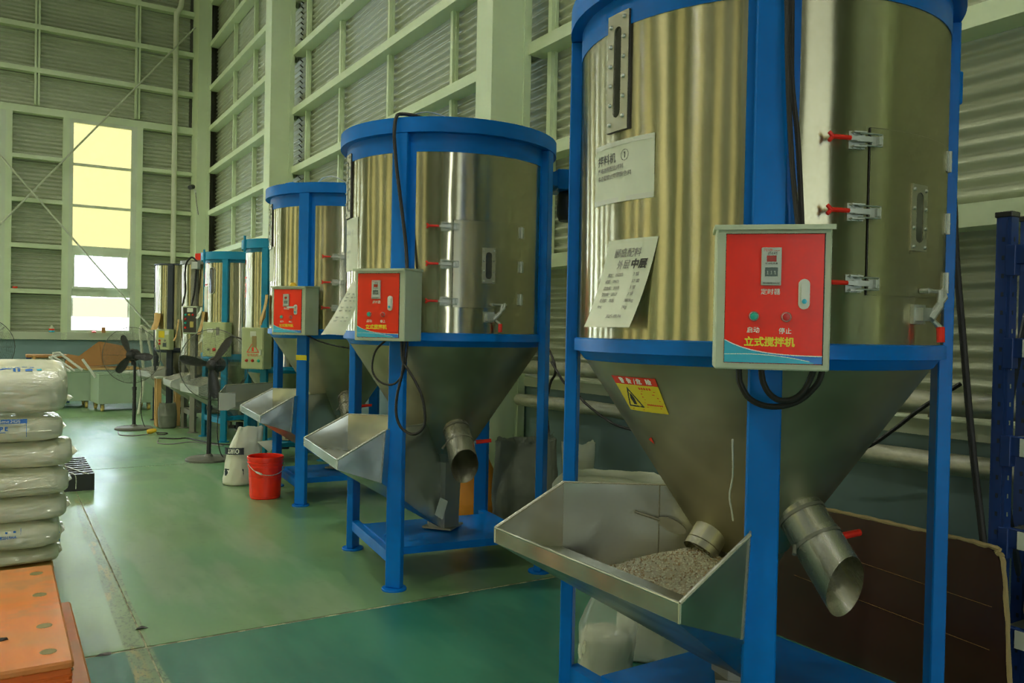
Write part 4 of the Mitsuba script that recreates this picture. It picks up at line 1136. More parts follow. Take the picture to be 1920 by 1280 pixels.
# trough of the first teal mixer
E0 = np.array([1.83, 8.30, 0]); dirv = np.array([.60, .70, 0.]) / np.hypot(.60, .70); acr = np.array([.995, .09, 0])
q = lambda a, s, z: E0 + acr * a + dirv * s + [0, 0, z]
k = obj('feed_trough', join(sheet([q(0, 0, .835), q(.16, 0, .835), q(.16, 0, .70), q(.08, 0, .665), q(0, 0, .67)]), sheet([q(0, 0, .835), q(0, .0, .67), q(-.08, .30, .70), q(-.08, .30, .90)]),
                            sheet([q(-.08, .30, .90), q(-.08, .30, .70), q(.28, .62, .66), q(.28, .62, .90)]), sheet([q(0, 0, .68), q(.16, 0, .68), q(.42, .50, .60), q(-.08, .30, .70)]), sheet([q(.16, 0, .74), q(.16, 0, .68), q(.42, .50, .55), q(.42, .50, .78)]),
                            sheet([q(.42, .5, .60), q(.28, .62, .66), q(-.08, .3, .70)])), 'steel_matte', R4)
obj('trough_rim', join(tube([q(-.08, .30, .90), q(0, 0, .835), q(.16, 0, .835)], .006, 6), tube([q(-.08, .30, .90), q(.28, .62, .90)], .006, 6)), 'steel_edge', k)


# kraft wrappers hanging on the mixers
def flap(M_, ph, z, r, w, h, mat, label, cat, lean=0., seed=0, group=None):
    n_, m_ = 5, 10
    u = np.linspace(-1, 1, n_ + 1); t = np.linspace(0, 1, m_ + 1)
    U_, T2 = np.meshgrid(u, t, indexing='ij')
    wob = meshkit.fbm(np.stack([U_ * 1.5 + seed, T2 * 3, U_ * 0], -1), 3, seed) - .5
    A = np.radians(ph) + (U_ * w / 2 * (1 - .25 * T2 + .3 * wob) + lean * T2) / r
    R = r + .012 + .05 * T2 ** 2 + .05 * wob * T2 + .01 * np.cos(U_ * 2)
    Z = z - T2 * h + .03 * wob
    P = np.stack([R * np.sin(A), -R * np.cos(A), Z], -1)
    c = np.stack([np.sin(A), -np.cos(A), A * 0], -1)
    return obj('kraft_flap' if mat == 'kraft' else 'paper_flap', xf(join(grid(P), grid(P - c * .003, flip=True)), M_), mat, smooth=True, label=label, cat=cat)


flap(M3, -52, 1.78, .66, .16, .27, 'kraft', 'crumpled kraft paper hanging left of the third mixer over the cream warning box', 'paper', -.10, 1)
flap(M5, -52, 1.67, .48, .15, .30, 'kraft', 'kraft paper hanging between the black panel and the cream box with the red lamp', 'paper', -.03, 2)
flap(M5, -54, 1.72, .50, .10, .14, 'paper', 'small white paper pinned over the kraft paper beside the black panel', 'paper', 0, 3)
flap(M5, -56, 1.40, .48, .12, .16, 'paper', 'crumpled white paper hanging below the kraft paper beside the black panel', 'paper', 0, 4)
flap(M6, -52, 1.56, .45, .07, .30, 'kraft', 'narrow strip of kraft board hanging left of the black push-button panel', 'paper', 0, 5)
flap(M7, -35, 1.66, .42, .20, .25, 'kraft', 'kraft paper packet hanging on the farthest mixer above its small box', 'paper', 0, 6)
for M_, ph, z, w, h, lab in ((M5, -50, 1.83, .17, .33, 'white paper sheet on the mixer with the oval sight glass'), (M4, -58, 1.75, .08, .42, 'narrow white paper strip on the left edge of the mixer with red brush marks'),
                             (M6, -62, 1.75, .09, .42, 'white paper strip on the left edge of the mixer with the black panel'), (M7, -60, 1.85, .10, .28, 'white paper strip on the left edge of the farthest mixer')):
    obj('paper_notice', xf(bend(paper_sheet(w, h, 0, 5, 4), {id(M5): .467, id(M4): .457, id(M6): .433, id(M7): .403}[id(M_)], ph, z), M_), 'paper', smooth=True, label=lab, cat='notice')


# ------------------------------------------------------------------ things on the floor
def superpillow(L, W, H, e1=.35, e2=.55, n=110, m=64, seed=0, amp=.012, seam=True, freq=1.0):
    """a filled bag: long axis x"""
    u = np.linspace(-np.pi, np.pi, n + 1)[:-1]; v = np.linspace(-np.pi / 2, np.pi / 2, m + 1)
    sp = lambda w, e: np.sign(w) * np.abs(w) ** e
    U_, V_ = np.meshgrid(u, v, indexing='ij')
    # rings around the long axis
    x = sp(np.sin(V_), e1 * .8); c = np.maximum(np.cos(V_), 0) ** e1
    y = c * sp(np.cos(U_), e2); z = c * sp(np.sin(U_), e2)
    P = np.stack([x * L / 2, y * W / 2, z * H / 2], -1)
    q = P * np.array([7, 9, 16]) * freq + seed * 7.3
    d = (meshkit.fbm(q, 4, seed) - .5)
    rid = (meshkit.fbm(P * np.array([26, 5, 6]) * freq + seed * 3, 3, seed + 5) - .5) * np.clip((np.abs(x) - .5) * 2, 0, 1)
    nrm = np.stack([x * .3, y, z], -1); nrm /= np.linalg.norm(nrm, axis=-1, keepdims=True) + 1e-6
    P = P + nrm * (d * amp * 2 + rid * amp * 1.6)[..., None]
    g_ = grid(P, True)
    return g_


LB = ['topmost printed white film bag of the stack at the left edge', 'white film bag lettered LDPE, second from the top of the stack', 'bulging white film bag, third from the top of the stack', 'white film bag with a bright seam line, fourth from the top of the stack',
      'plain rounded white film bag, fifth from the top of the stack', 'white film bag with small blue print, sixth from the top of the stack', 'lowest white film bag of the stack, behind the orange pallet']
zt = [1.15, .968, .823, .667, .510, .366, .220]
zb = [.968, .823, .667, .510, .366, .220, .126]
xr = [.345, .312, .372, .343, .340, .312, .300]
bags = []
for i in range(7):
    L, Wd, Hh = .80, .52, zt[i] - zb[i] + .003
    if i == 0: Hh += .05; Wd = .70
    m = superpillow(L, Wd, Hh, seed=i + 2, amp=.008 if i else .012, e2=(.5, .55, .8, .62, .72, .6, .7)[i], e1=.33)
    m = mv(rot(m, [0, 0, 1], (-2, 1, -3, 2, 0, -1, 1)[i]), xr[i] - L / 2 + .01, 5.30 + Wd / 2 - .02 * (i % 2), (zt[i] + zb[i]) / 2 + (.03 if i == 0 else 0))
    if i == 0: m = rot(m, [1, 0, 0], 7.5, (0, 5.35, 1.05))
    k = obj('film_bag', m, 'bag_film', smooth=True, label=LB[i], cat='bag', group='stacked white film bags')
    bags.append(k)
    if i == 0: TOPV = m.vertices[m.vertices[:, 2] > 1.09]
    xs_ = np.linspace(xr[i] - .76, xr[i] - .05, 12)
    yf = m.vertices[:, 1].min()
    if i in (1, 3, 5):
        zz = zb[i] + .055 if i != 5 else zb[i] + .06
        obj('weld_seam', tube(np.stack([xs_, xs_ * 0 + yf + .012, zz + .01 * np.sin(xs_ * 6)], -1), .005, 6), 'bag_film', k, smooth=40)
    # end seam
    obj('end_seam', hull([(xr[i] + .005, yf + .10, (zt[i] + zb[i]) / 2 - .01), (xr[i] + .03, yf + .12, (zt[i] + zb[i]) / 2 + .005), (xr[i] + .03, yf + .38, (zt[i] + zb[i]) / 2 + .0), (xr[i] + .0, yf + .40, (zt[i] + zb[i]) / 2), (xr[i] + .005, yf + .10, (zt[i] + zb[i]) / 2 - .014)]), 'bag_film', k)


def front_print(m, x, z, y, k, name, mat):
    v = m.vertices
    return obj(name, mesh(np.stack([x + v[:, 0], y - v[:, 2], z + v[:, 1]], -1), m.faces), mat, k)


yf = 5.30 - .02
b = bags[1]
front_print(text('L D P E', .0255, .002, 3), -.036, .900, yf - .012, b, 'print_lettering', 'blue_ink')
front_print(box(-.45, .142, 0, .024, 0, .002), 0, .937, yf - .008, b, 'print_band', 'blue_ink')
front_print(text('Polyethylene 2426', .020, .002, 1), -.075, .9415, yf - .0105, b, 'band_lettering', 'white_ink')
front_print(box(.138, .140, .02, .095, 0, .002), 0, .842, yf - .010, b, 'print_frame', 'blue_ink')
front_print(box(-.02, .04, .046, .049, 0, .002), 0, .842, yf - .010, b, 'print_line', 'blue_ink')
b = bags[5]
front_print(text('茂金属乙烯2018HA', .0172, .002, 1), -.062, .305, yf - .010, b, 'print_lettering', 'blue_ink')
for q_ in (box(.117, .119, .02, .06, 0, .002), box(.045, .055, .034, .044, 0, .002), box(.082, .095, .036, .046, 0, .002)):
    front_print(q_, 0, .30, yf - .010, b, 'print_mark', 'blue_ink')
obj('corner_patch', hull([(.310, 5.33, .31), (.318, 5.42, .27), (.316, 5.40, .23), (.305, 5.36, .25), (.31, 5.34, .30), (.302, 5.36, .27)]), 'blue_ink', b)
# print on top of the topmost bag
b = bags[0]
from scipy.spatial import cKDTree
TK = cKDTree(TOPV[:, :2])


def topm(m):
    v = m.vertices
    d_, i_ = TK.query(v[:, :2] + [0, 5.46], k=6)
    w_ = 1 / (d_ + 1e-4)
    z_ = (TOPV[i_, 2] * w_).sum(1) / w_.sum(1)
    return mesh(np.stack([v[:, 0], 5.46 + v[:, 1], z_ + .004 + v[:, 2]], -1), m.faces)


wv = np.linspace(-.20, .07, 24)
obj('print_wave', topm(grid(np.stack([np.stack([wv, .022 * np.sin(wv * 30) - .012, wv * 0], -1), np.stack([wv, .022 * np.sin(wv * 30) + .012 + .01 * np.sin(wv * 55), wv * 0], -1)], 0), flip=True)), 'blue_ink', b)
obj('print_block', topm(subdiv(box(.135, .17, -.045, .0, 0, .001), 2)), 'blue_ink', b)
obj('print_block', topm(subdiv(box(.19, .215, -.04, -.005, 0, .001), 2)), 'wave_cyan', b)
for q_ in range(2):
    for i_ in range(4):
        obj('print_mark', topm(box(.075 + .022 * q_, .088 + .022 * q_, -.05 + .024 * i_, -.034 + .024 * i_, 0, .001)), 'blue_ink', b)
for q_ in range(6):
    obj('print_mark', topm(box(-.02 + .035 * q_, .004 + .035 * q_, .06 + .012 * math.sin(q_ * 2), .072 + .012 * math.sin(q_ * 2), 0, .001)), 'blue_ink', b)
# pallet under the stack
k = thing('wooden_pallet', 'wooden pallet under the stack of white film bags', 'pallet')
for j in range(6):
    obj('slat', box(-.75, .28, 5.28 + .18 * j, 5.40 + .18 * j, .108, .126, .003), 'wood', k)
for x in (-.72, -.28, .19):
    obj('bearer', box(x, x + .08, 5.28, 6.30, 0, .108, .003), 'wood', k)


# orange plastic pallets
def orange_pallet(x0, x1, y0, y1, z0, label):
    k = thing('plastic_pallet', label, 'pallet', 'orange plastic pallets')
    obj('deck', box(x0, x1, y0, y1, z0 + .118, z0 + .148, .008), 'orange_plastic', k, smooth=20)
    bl = .20
    for ix, xx in enumerate((x0 + .006, (x0 + x1 - bl) / 2, x1 - bl - .006)):
        for iy, yy in enumerate((y0 + .006, (y0 + y1 - bl) / 2, y1 - bl - .006)):
            m = box(xx, xx + bl, yy, yy + bl, z0 + .018, z0 + .119, .010)
            ribs = [box(xx - .002, xx + bl + .002, yy - .002, yy + bl + .002, z0 + zz, z0 + zz + .008, .002) for zz in (.050, .070, .09)]
            obj('foot_block', join(m, *ribs), 'orange_side', k, smooth=20)
    for xx in (x0 + .006, (x0 + x1 - bl) / 2, x1 - bl - .006):
        obj('runner', box(xx, xx + bl, y0 + .004, y1 - .004, z0, z0 + .02, .004), 'orange_side', k)
    for yy in (y0 + .004, y1 - .024):
        obj('skirt', join(box(x0 + .01, x1 - .01, yy, yy + .02, z0 + .100, z0 + .12), *[box(x0 + .1 + q * .085, x0 + .108 + q * .085, yy - .004, yy + .02, z0 + .10, z0 + .125) for q in range(12)]), 'orange_side', k)
    for j, yy in enumerate((y0 + .13, y0 + .43, y1 - .50, y1 - .14)):
        for xx in (x1 - .075, x0 + .3, x0 + .07):
            obj('plug', mv(lathe([(0, .002), (.026, .002), (.028, 0)], 18), xx, yy, z0 + .148), 'pallet_plug', k)
    return k


orange_pallet(-.96, .242, 3.29, 4.655, .150, 'upper orange plastic pallet at the lower left corner, in front of the bag stack')
orange_pallet(-.90, .312, 3.18, 4.50, .0, 'lower orange plastic pallet, mostly hidden under the upper one')
obj('rubber_scrap', mv(hull([(0, 0, 0), (.03, .008, 0), (.05, .0, .0), (.025, -.008, .0), (.02, 0, .012), (.045, .0, .01)]), -.005, 3.62, .2985), 'black_rubber', label='small black rubber scrap lying on the upper orange pallet', cat='scrap')
obj('wood_chip', rot(mv(box(0, .13, 0, .03, 0, .02, .003), .345, 3.55, .0), [0, 0, 1], 20, (.345, 3.55, 0)), 'wood', label='pale splinter of wood on the floor beside the orange pallets', cat='wood chip')
obj('board_scrap', hull([(-.30, 3.03, 0), (.02, 3.08, 0), (.0, 3.16, .0), (-.30, 3.17, 0), (-.30, 3.05, .262), (-.10, 3.10, .15), (-.3, 3.15, .26)]), 'sack_yellow', label='pale board corner at the lower left edge before the orange pallets', cat='board')
# black lattice pallet
k = thing('lattice_pallet', 'black plastic lattice pallet on the floor behind the bag stack', 'pallet')
obj('side_skirt', join(box(-.45, .748, 8.235, 8.255, 0, .140), box(-.45, .748, 9.28, 9.30, 0, .140), box(.728, .748, 8.235, 9.30, 0, .14), box(-.45, -.43, 8.235, 9.30, 0, .14)), 'black_plastic', k)
for j in range(9):
    y = 8.235 + j * .1256
    obj('slat', box(-.45, .748, y, y + .06, .126, .148, .003), 'black_plastic', k)
for j in range(8):
    x = -.40 + j * .15
    obj('cross_slat', box(x, x + .05, 8.24, 9.295, .12, .140, .003), 'black_plastic', k)
obj('strap_cord', tube(smooth_path([(.40, 8.6, .156), (.52, 8.4, .154), (.58, 8.26, .153), (.60, 8.232, .12), (.60, 8.228, .02)], 8), .004, 6), 'cctv_white', k)
obj('strap_cord', tube(smooth_path([(.50, 8.9, .156), (.58, 8.6, .154), (.66, 8.30, .154), (.70, 8.232, .148)], 8), .004, 6), 'cctv_white', k)

# bucket
k = thing('bucket', 'red plastic bucket with a wire handle beside the third mixer', 'bucket')
bx, by = 2.0, 7.25
obj('body', mv(lathe([(0, 0), (.122, 0), (.127, .006), (.142, .27), (.149, .272), (.149, .285), (.143, .287), (.144, .305), (.152, .307), (.152, .318), (.145, .320), (.146, .338), (.155, .340), (.155, .362), (.150, .366), (.145, .362), (.130, .02), (0, .012)], 48), bx, by), 'red_bucket', k, smooth=30)
hd = [(bx + .158 * math.cos(a), by - .02 - .03 * math.sin(a + 3.14159) * 0 + .158 * math.sin(a) * .98, .318 - .10 * abs(math.sin((a - math.pi) * 1.0))) for a in np.linspace(math.pi * .98, math.pi * 1.98, 20)]
obj('handle', tube(hd, .0035, 8), 'zinc', k, smooth=40)
obj('handle_grip', tube([hd[5], hd[7]], .009, 8), 'cctv_white', k, smooth=40)


# standing sacks
def standing_sack(cx, cy, w, d, h, seed=0, top=.75, neck=.75, fold=.02, yaw=0., n=56, m=36, lean=(0, 0), tp=1.):
    a = np.linspace(0, 2 * np.pi, n + 1)[:-1]; t = np.linspace(0, 1, m + 1)
    A, T2 = np.meshgrid(a, t, indexing='ij')
    sp = lambda v, e: np.sign(v) * np.abs(v) ** e
    prof = np.where(T2 < .08, .86 + .14 * np.sqrt(np.clip(1 - (1 - T2 / .08) ** 2, 0, 1)), 1.)
    s = np.clip((T2 - top) / (1 - top), 0, 1)
    wide = prof * (1 - (1 - neck) * s ** 1.3) * (1 + .05 * np.sin(T2 * 5 + seed))
    thin = prof * (1 - (1 - .25 * tp) * s ** 1.1)
    q = np.stack([np.cos(A) * 3 + seed, np.sin(A) * 3, T2 * 4.5], -1)
    f1 = meshkit.fbm(q, 4, seed) - .5
    q2 = np.stack([np.cos(A) * 7 + seed, np.sin(A) * 7, T2 * 1.6 + 9], -1)
    f2 = meshkit.fbm(q2, 3, seed + 3) - .5
    R = 1 + f1 * fold * 4 + f2 * fold * 8 * s
    X = sp(np.cos(A), .7) * w / 2 * wide * R; Y = sp(np.sin(A), .7) * d / 2 * thin * R
    Z = T2 * h * (1 + .10 * s * (meshkit.fbm(np.stack([np.cos(A) * 2 + seed, np.sin(A) * 2, A * 0], -1), 3, seed + 8) - .5))
    X = X + lean[0] * T2 ** 2; Y = Y + lean[1] * T2 ** 2
    P = np.stack([X, Y, Z], -1)
    g_ = grid(P, True)
    v = np.vstack([g_.vertices, [[0, 0, 0]], [[lean[0], lean[1], h * .90]]])
    j = np.arange(n)
    f = np.vstack([g_.faces, np.stack([j * 0 + len(v) - 2, ((j + 1) % n) * (m + 1), j * (m + 1)], 1), np.stack([j * 0 + len(v) - 1, j * (m + 1) + m, ((j + 1) % n) * (m + 1) + m], 1)])
    return mv(rot(mesh(v, f), [0, 0, 1], yaw), cx, cy, 0)


k = obj('resin_sack', standing_sack(1.985, 7.98, .34, .27, .53, 21, .42, .66, .045, yaw=8, lean=(.09, .03)), 'sack_white', smooth=50, label='open white plastic sack with dark blue lettered bands, leaning behind the red bucket', cat='sack')
for z, t_ in ((.075, 'TRICI'), (.275, 'OIRT')):
    def wrap(m, ph, zc, r=.172):
        v = m.vertices
        a = math.radians(ph) + v[:, 0] / r
        rr = np.array([r + .0 for _ in a]) + v[:, 2]
        return mesh(np.stack([1.985 + rr * np.sin(a), 7.98 - rr * np.cos(a) * .82, zc + v[:, 1]], -1), m.faces)
    obj('print_band', wrap(subdiv(box(-.16, .05, -.032, .032, 0, .004), 3), -25, z + .05, .168), 'dark_blue', k)
    obj('band_lettering', wrap(rot(mv(center(text(t_, .05, .002, 2)), 0, -.02), [0, 0, 1], 180 if t_ == 'OIRT' else 0), -42, z + .05, .1725), 'white_ink', k)
obj('torn_flap', hull([(2.10, 7.90, .40), (2.30, 7.86, .42), (2.20, 7.84, .30), (2.10, 7.90, .395), (2.29, 7.862, .415)]), 'sack_white', k)
k = obj('woven_sack', standing_sack(3.33, 5.12, .47, .40, .70, 31, .45, 1.0, .03, yaw=-32), 'sack_green', smooth=50, label='dark grey-green woven sack with a frayed open top behind the second mixer', cat='sack')
fr_ = []
for i in range(60):
    a = rng.uniform(-2.4, .2); p0 = np.array([3.33 + .21 * math.cos(a), 5.12 + .10 * math.sin(a), rng.uniform(.66, .71)])
    fr_.append(tube([p0, p0 + [rng.uniform(-.03, .03), rng.uniform(-.03, .03), rng.uniform(.02, .06)]], .0016, 3, False))
obj('frayed_threads', join(*fr_), 'sack_green', k, kind='stuff')
obj('woven_sack', standing_sack(3.62, 4.86, .24, .22, .69, 33, .35, 1.0, .03, yaw=-30), 'sack_white', smooth=50, label='pale sack standing right of the grey-green woven sack by the wall', cat='sack')
k = obj('orange_sack', standing_sack(3.22, 5.62, .40, .28, .50, 37, .30, .55, .02, yaw=-30, lean=(-.04, 0)), 'sack_orange', smooth=50, label='orange plastic sack standing behind the second mixer', cat='sack')
obj('white_sack', standing_sack(3.02, 5.42, .16, .14, .26, 39, .6, .8, .02), 'sack_white', smooth=50, label='small white sack between the orange sack and the grey-green sack', cat='sack') if False else None
obj('big_sack', standing_sack(3.40, 4.14, .80, .46, .585, 41, .86, .80, .006, yaw=-50, tp=2.9), 'sack_white', smooth=60, label='wide low white sack by the wall behind the nearest hopper', cat='sack')
obj('white_sack', standing_sack(2.62, 2.90, .36, .28, .52, 47, .8, .8, .006, yaw=-42, tp=2.2), 'sack_white', smooth=60, label='smooth white sack on the floor under the nearest mixer, right of the clear bag', cat='sack')
k = thing('clear_bag', 'clear plastic bag half full of white pellets under the nearest hopper', 'bag')
obj('film', standing_sack(2.27, 2.82, .24, .19, .46, 43, .45, .45, .03, yaw=-38, lean=(.06, .05)), 'clear_film', k, smooth=50)
obj('pellet_fill', standing_sack(2.27, 2.82, .222, .174, .22, 43, .80, .75, .02, yaw=-38), 'pellet_white', k, smooth=50)
# brown board, rack, hoses at the right
k = thing('plywood_board', 'dark brown film-faced board with a raw pale edge, standing on edge behind the nearest mixer', 'board')
pb = [(1.69, .0), (1.672, .17), (1.715, .60), (1.745, .655), (1.79, .676), (2.3, .676), (2.86, .668), (2.86, 0.)]
Mb = frame_M(np.array([3.34, 0, 0]), [0, 1, 0], [.05, 0, 1.], [1, 0, 0])
obj('face', prism(pb, .012, Mb), 'plywood_face', k)
ed = [(1.69, .0), (1.672, .17), (1.715, .60), (1.745, .655), (1.79, .676), (2.3, .676), (2.86, .668)]
edp = []
for (y, z) in np.array(smooth_path([(a, b_, 0) for a, b_ in ed], 14))[:, :2]:
    edp.append((3.346 + .05 * z, y, z))
edp = np.array(edp); edp[:, 1:] += (rng.random((len(edp), 2)) - .5) * .004
obj('raw_edge', tube(edp, .0085 + .003 * rng.random(len(edp)), 6), 'plywood_edge', k)
for z in (.30, .47):
    obj('scratch', tube([(3.338 + .05 * z, 1.75, z - .03), (3.338 + .05 * z, 2.7, z + .02)], .0014, 4), 'cardboard', k)
k = thing('storage_rack', 'blue boltless storage rack with white shelf labels at the right edge', 'rack')
RX, RY = 3.50, 1.785
for xx in (RX, RX + .19):
    post = [box(xx, xx + .055, RY, RY + .004, 0, 2.01), box(xx, xx + .004, RY, RY + .06, 0, 2.01), box(xx, xx + .055, RY + .056, RY + .06, 0, 2.01)]
    u = obj('upright', join(*post, box(xx - .003, xx + .0, RY + .012, RY + .048, 0, 2.01)), 'rack_blue', k)
    obj('end_cap', box(xx - .006, xx + .06, RY - .004, RY + .066, 2.005, 2.028, .003), 'black_plastic', u)
    for zz in np.arange(.10, 1.98, .0752):
        obj('slot', box(xx - .0045, xx - .003, RY + .024, RY + .034, zz, zz + .018), 'dark_blue', u)
        obj('slot', box(xx + .02, xx + .028, RY - .0015, RY - .0, zz, zz + .018), 'slot_tone' if .5 < zz < 1.6 else 'dark_blue', u)
for zz in (1.855, 1.475, 1.075, .700, .30):
    bm = obj('beam', join(box(RX + .004, RX + .034, -.20, RY - .002, zz - .045, zz + .035, .003), box(RX - .006, RX + .04, RY - .02, RY + .02, zz - .09, zz + .035, .002), box(RX + .19, RX + .22, -.2, RY - .002, zz - .045, zz + .035, .003)), 'rack_blue', k)
    obj('shelf_board', box(RX + .034, RX + .19, -.2, RY - .004, zz + .012, zz + .030, .002), 'grey_steel', k)
    lb = obj('shelf_label', box(RX - .002, RX + .0035, .9, RY - .055, zz - .042, zz + .030), 'paper', bm)
    tx_ = {1.855: 'YF', 1.475: '宝色', 1.075: '清洁', .700: '搅拌专用', .30: '备件'}[zz]
    m = text(tx_, .020, .0006)
    obj('label_lettering', mesh(np.stack([RX - .0025 - m.vertices[:, 2], RY - .095 - m.vertices[:, 0], zz - .03 + m.vertices[:, 1]], -1), m.faces), 'black_ink', bm)
obj('diagonal_brace', cyl((RX + .01, RY + .03, 1.02), (RX + .20, RY + .03, 1.62), .014, 8), 'dark_blue', k)
obj('diagonal_brace', cyl((RX + .20, RY + .03, .50), (RX + .01, RY + .03, 1.00), .014, 8), 'dark_blue', k)
obj('shelf_carton', box(3.54, 3.68, 1.50, 1.72, 1.506, 1.63, .02), 'kraft', smooth=30, label='small kraft packet on the second shelf of the blue rack', cat='packet')
obj('shelf_sack', mv(superpillow(.22, .30, .20, .6, .8, seed=51, amp=.012), 3.61, 1.55, 1.205) , 'sack_green', smooth=True, label='grey-green bundle lying on the middle shelf of the blue rack', cat='sack')
obj('shelf_sack', mv(superpillow(.22, .30, .19, .6, .8, seed=53, amp=.02), 3.60, 1.57, .425), 'sack_yellow', smooth=True, label='crumpled yellow plastic sack on the lowest shelf of the blue rack', cat='sack')
k = obj('print_sack', standing_sack(3.68, 1.30, .30, .24, .26, 57, .6, .9, .02), 'sack_white', smooth=50, label='white and blue printed sack on the floor under the blue rack', cat='sack')
obj('print_band', mv(superpillow(.285, .235, .10, .5, .8, seed=57, amp=.004), 3.667, 1.298, .13), 'blue_ink', k)
obj('print_sack', mv(rot(superpillow(.22, .24, .24, .6, .8, seed=59, amp=.02), [0, 1, 0], 0), 3.61, 1.40, .855), 'blue_ink', smooth=True, label='blue and white plastic bag on the shelf above the yellow sack', cat='bag') if True else None
obj('black_hose', tube(smooth_path([(3.40, 2.02, 2.4), (3.43, 1.99, 2.1), (3.44, 1.985, 1.944), (3.445, 1.971, 1.762), (3.45, 1.943, 1.492), (3.45, 1.913, 1.224), (3.45, 1.88, .961), (3.45, 1.842, .703), (3.45, 1.80, .36), (3.45, 1.78, .016)], 8), .014, 10), 'black_rubber', smooth=60, label='straight black hose hanging behind the right leg of the nearest mixer', cat='hose')
obj('black_cable', tube(smooth_path([(3.66, 2.9, .86), (3.66, 2.70, .905), (3.66, 2.526, .96), (3.66, 2.386, 1.061), (3.66, 2.241, 1.182), (3.72, 2.1, 1.30)], 8), .010, 8), 'black_rubber', smooth=60, label='black cable slanting up along the wall behind the nearest mixer cone', cat='cable')
obj('black_cable', tube(smooth_path([(3.70, 5.5, 1.50), (3.70, 5.382, 1.357), (3.70, 5.304, 1.255), (3.70, 5.287, 1.172), (3.70, 5.343, 1.106), (3.70, 5.377, 1.019), (3.70, 5.4, .90), (3.69, 5.3, .5)], 8), .010, 8), 'black_rubber', smooth=60, label='black cable hanging down the wall right of the second mixer', cat='cable')
obj('black_cable', tube(smooth_path([(3.675, 5.31, 1.262), (3.675, 5.208, 1.176), (3.675, 5.136, 1.115), (3.675, 4.997, 1.055), (3.675, 4.836, .968), (3.675, 4.584, .876), (3.675, 4.408, .846), (3.675, 4.0, .83)], 8), .009, 8), 'black_rubber', smooth=60, label='black cable sagging to the right along the wall between the two nearest mixers', cat='cable')


# pedestal fans
def fan(name, base, hub, face_b, label, r=.39, blades=(35, 155, 275), guard=True, base_r=.25, cable=True, rings=16, tiltdeg=0, bl=.33):
    k = thing('pedestal_fan', label, 'fan', 'black pedestal fans')
    bx, by = base
    obj('base', mv(lathe([(0, 0), (base_r, 0), (base_r, .018), (base_r * .9, .034), (.05, .045), (.03, .07), (0, .07)], 40), bx, by), 'fan_base', k, smooth=30)
    hz = hub[2]
    obj('pole', join(cyl((bx, by, .05), (bx, by, hz * .55), .024, 14), cyl((bx, by, hz * .5), (bx, by, hz - .10), .019, 12), cyl((bx, by, hz * .53), (bx, by, hz * .57), .032, 14)), 'black_plastic', k, smooth=30)
    f = U(face_b); f = f * math.cos(math.radians(tiltdeg)) + np.array([0, 0, math.sin(math.radians(tiltdeg))])
    s_ = np.cross(f, [0, 0, 1.]); s_ /= np.linalg.norm(s_); up = np.cross(s_, f)
    h = np.array(hub)
    Mf = frame_M(h, s_, up, f)
    obj('motor', xf(join(mv(lathe([(0, -.19), (.06, -.185), (.085, -.14), (.09, -.04), (.07, .0), (0, 0)], 24), 0, 0, 0), box(-.02, .02, -.14, -.03, -.11, -.05)), Mf), 'black_plastic', k, smooth=40)
    obj('hub', xf(lathe([(0, .085), (.035, .08), (.055, .06), (.058, .0), (0, 0)], 20), Mf), 'black_plastic', k, smooth=40)
    for b_ in blades:
        n_, m_ = 8, 6
        rr = np.linspace(.04, bl, n_ + 1); cc = np.linspace(-1, 1, m_ + 1)
        RR, CC = np.meshgrid(rr, cc, indexing='ij')
        wd = .022 + .030 * np.sin(np.clip((RR - .04) / (bl - .04), 0, 1) * 2.6)
        wd[-1] *= .55
        P = np.stack([RR, CC * wd, .04 + CC * wd * .42 + .01 * CC ** 2], -1)
        bm = join(grid(P), grid(P - [0, 0, .003], flip=True))
        obj('blade', xf(rot(bm, [0, 0, 1], b_), Mf), 'black_plastic', k, smooth=True)
    if guard:
        g = []
        for j in range(rings):
            q_ = (j + 1) / rings
            for zz in ((.11 - .11 * q_ ** 3), (-.06 + .06 * q_ ** 3)):
                if j == rings - 1 and zz < .0: continue
                a = np.linspace(0, 2 * np.pi, 41)[:-1]
                rad = r * (.18 + .82 * q_)
                g.append(tube(np.stack([rad * np.cos(a), rad * np.sin(a), a * 0 + zz], -1), .0011 if j < rings - 1 else .0055, 3, False, True))
        for a in np.linspace(0, 2 * np.pi, 9)[:-1]:
            for sg in (-1, 1):
                g.append(tube([(r * t_ * math.cos(a), r * t_ * math.sin(a), (.11 - .11 * t_ ** 3) if sg > 0 else (-.06 + .06 * t_ ** 3)) for t_ in np.linspace(.15, 1, 6)], .0016, 3, False))
        obj('guard', xf(join(*g), Mf), 'guard_wire', k)
    if cable:
        obj('cord', tube(smooth_path([(bx + .05, by - .02, hz - .12), (bx + .09, by - .03, hz * .6), (bx + .08, by - .04, .3), (bx + .12, by - .08, .06), (bx + .2, by - .16, .006)], 8), .005, 6), 'black_rubber', k, smooth=40)
    return k


fan('f', (1.652, 12.75), (1.60, 12.68, 1.05), 205., 'black pedestal fan standing before the pale green carts', blades=(68, 185, 305), bl=.30)
fan('f', (1.998, 9.52), (2.02, 9.45, 1.06), 215., 'black pedestal fan standing before the teal mixers', blades=(125, 10, 262), base_r=.245, bl=.37)
fan('f', (-.19, 13.0), (-.19, 12.92, 1.15), 190., 'black pedestal fan cut off by the left edge, half hidden behind the bag stack', blades=(2, 120, 240), bl=.30)


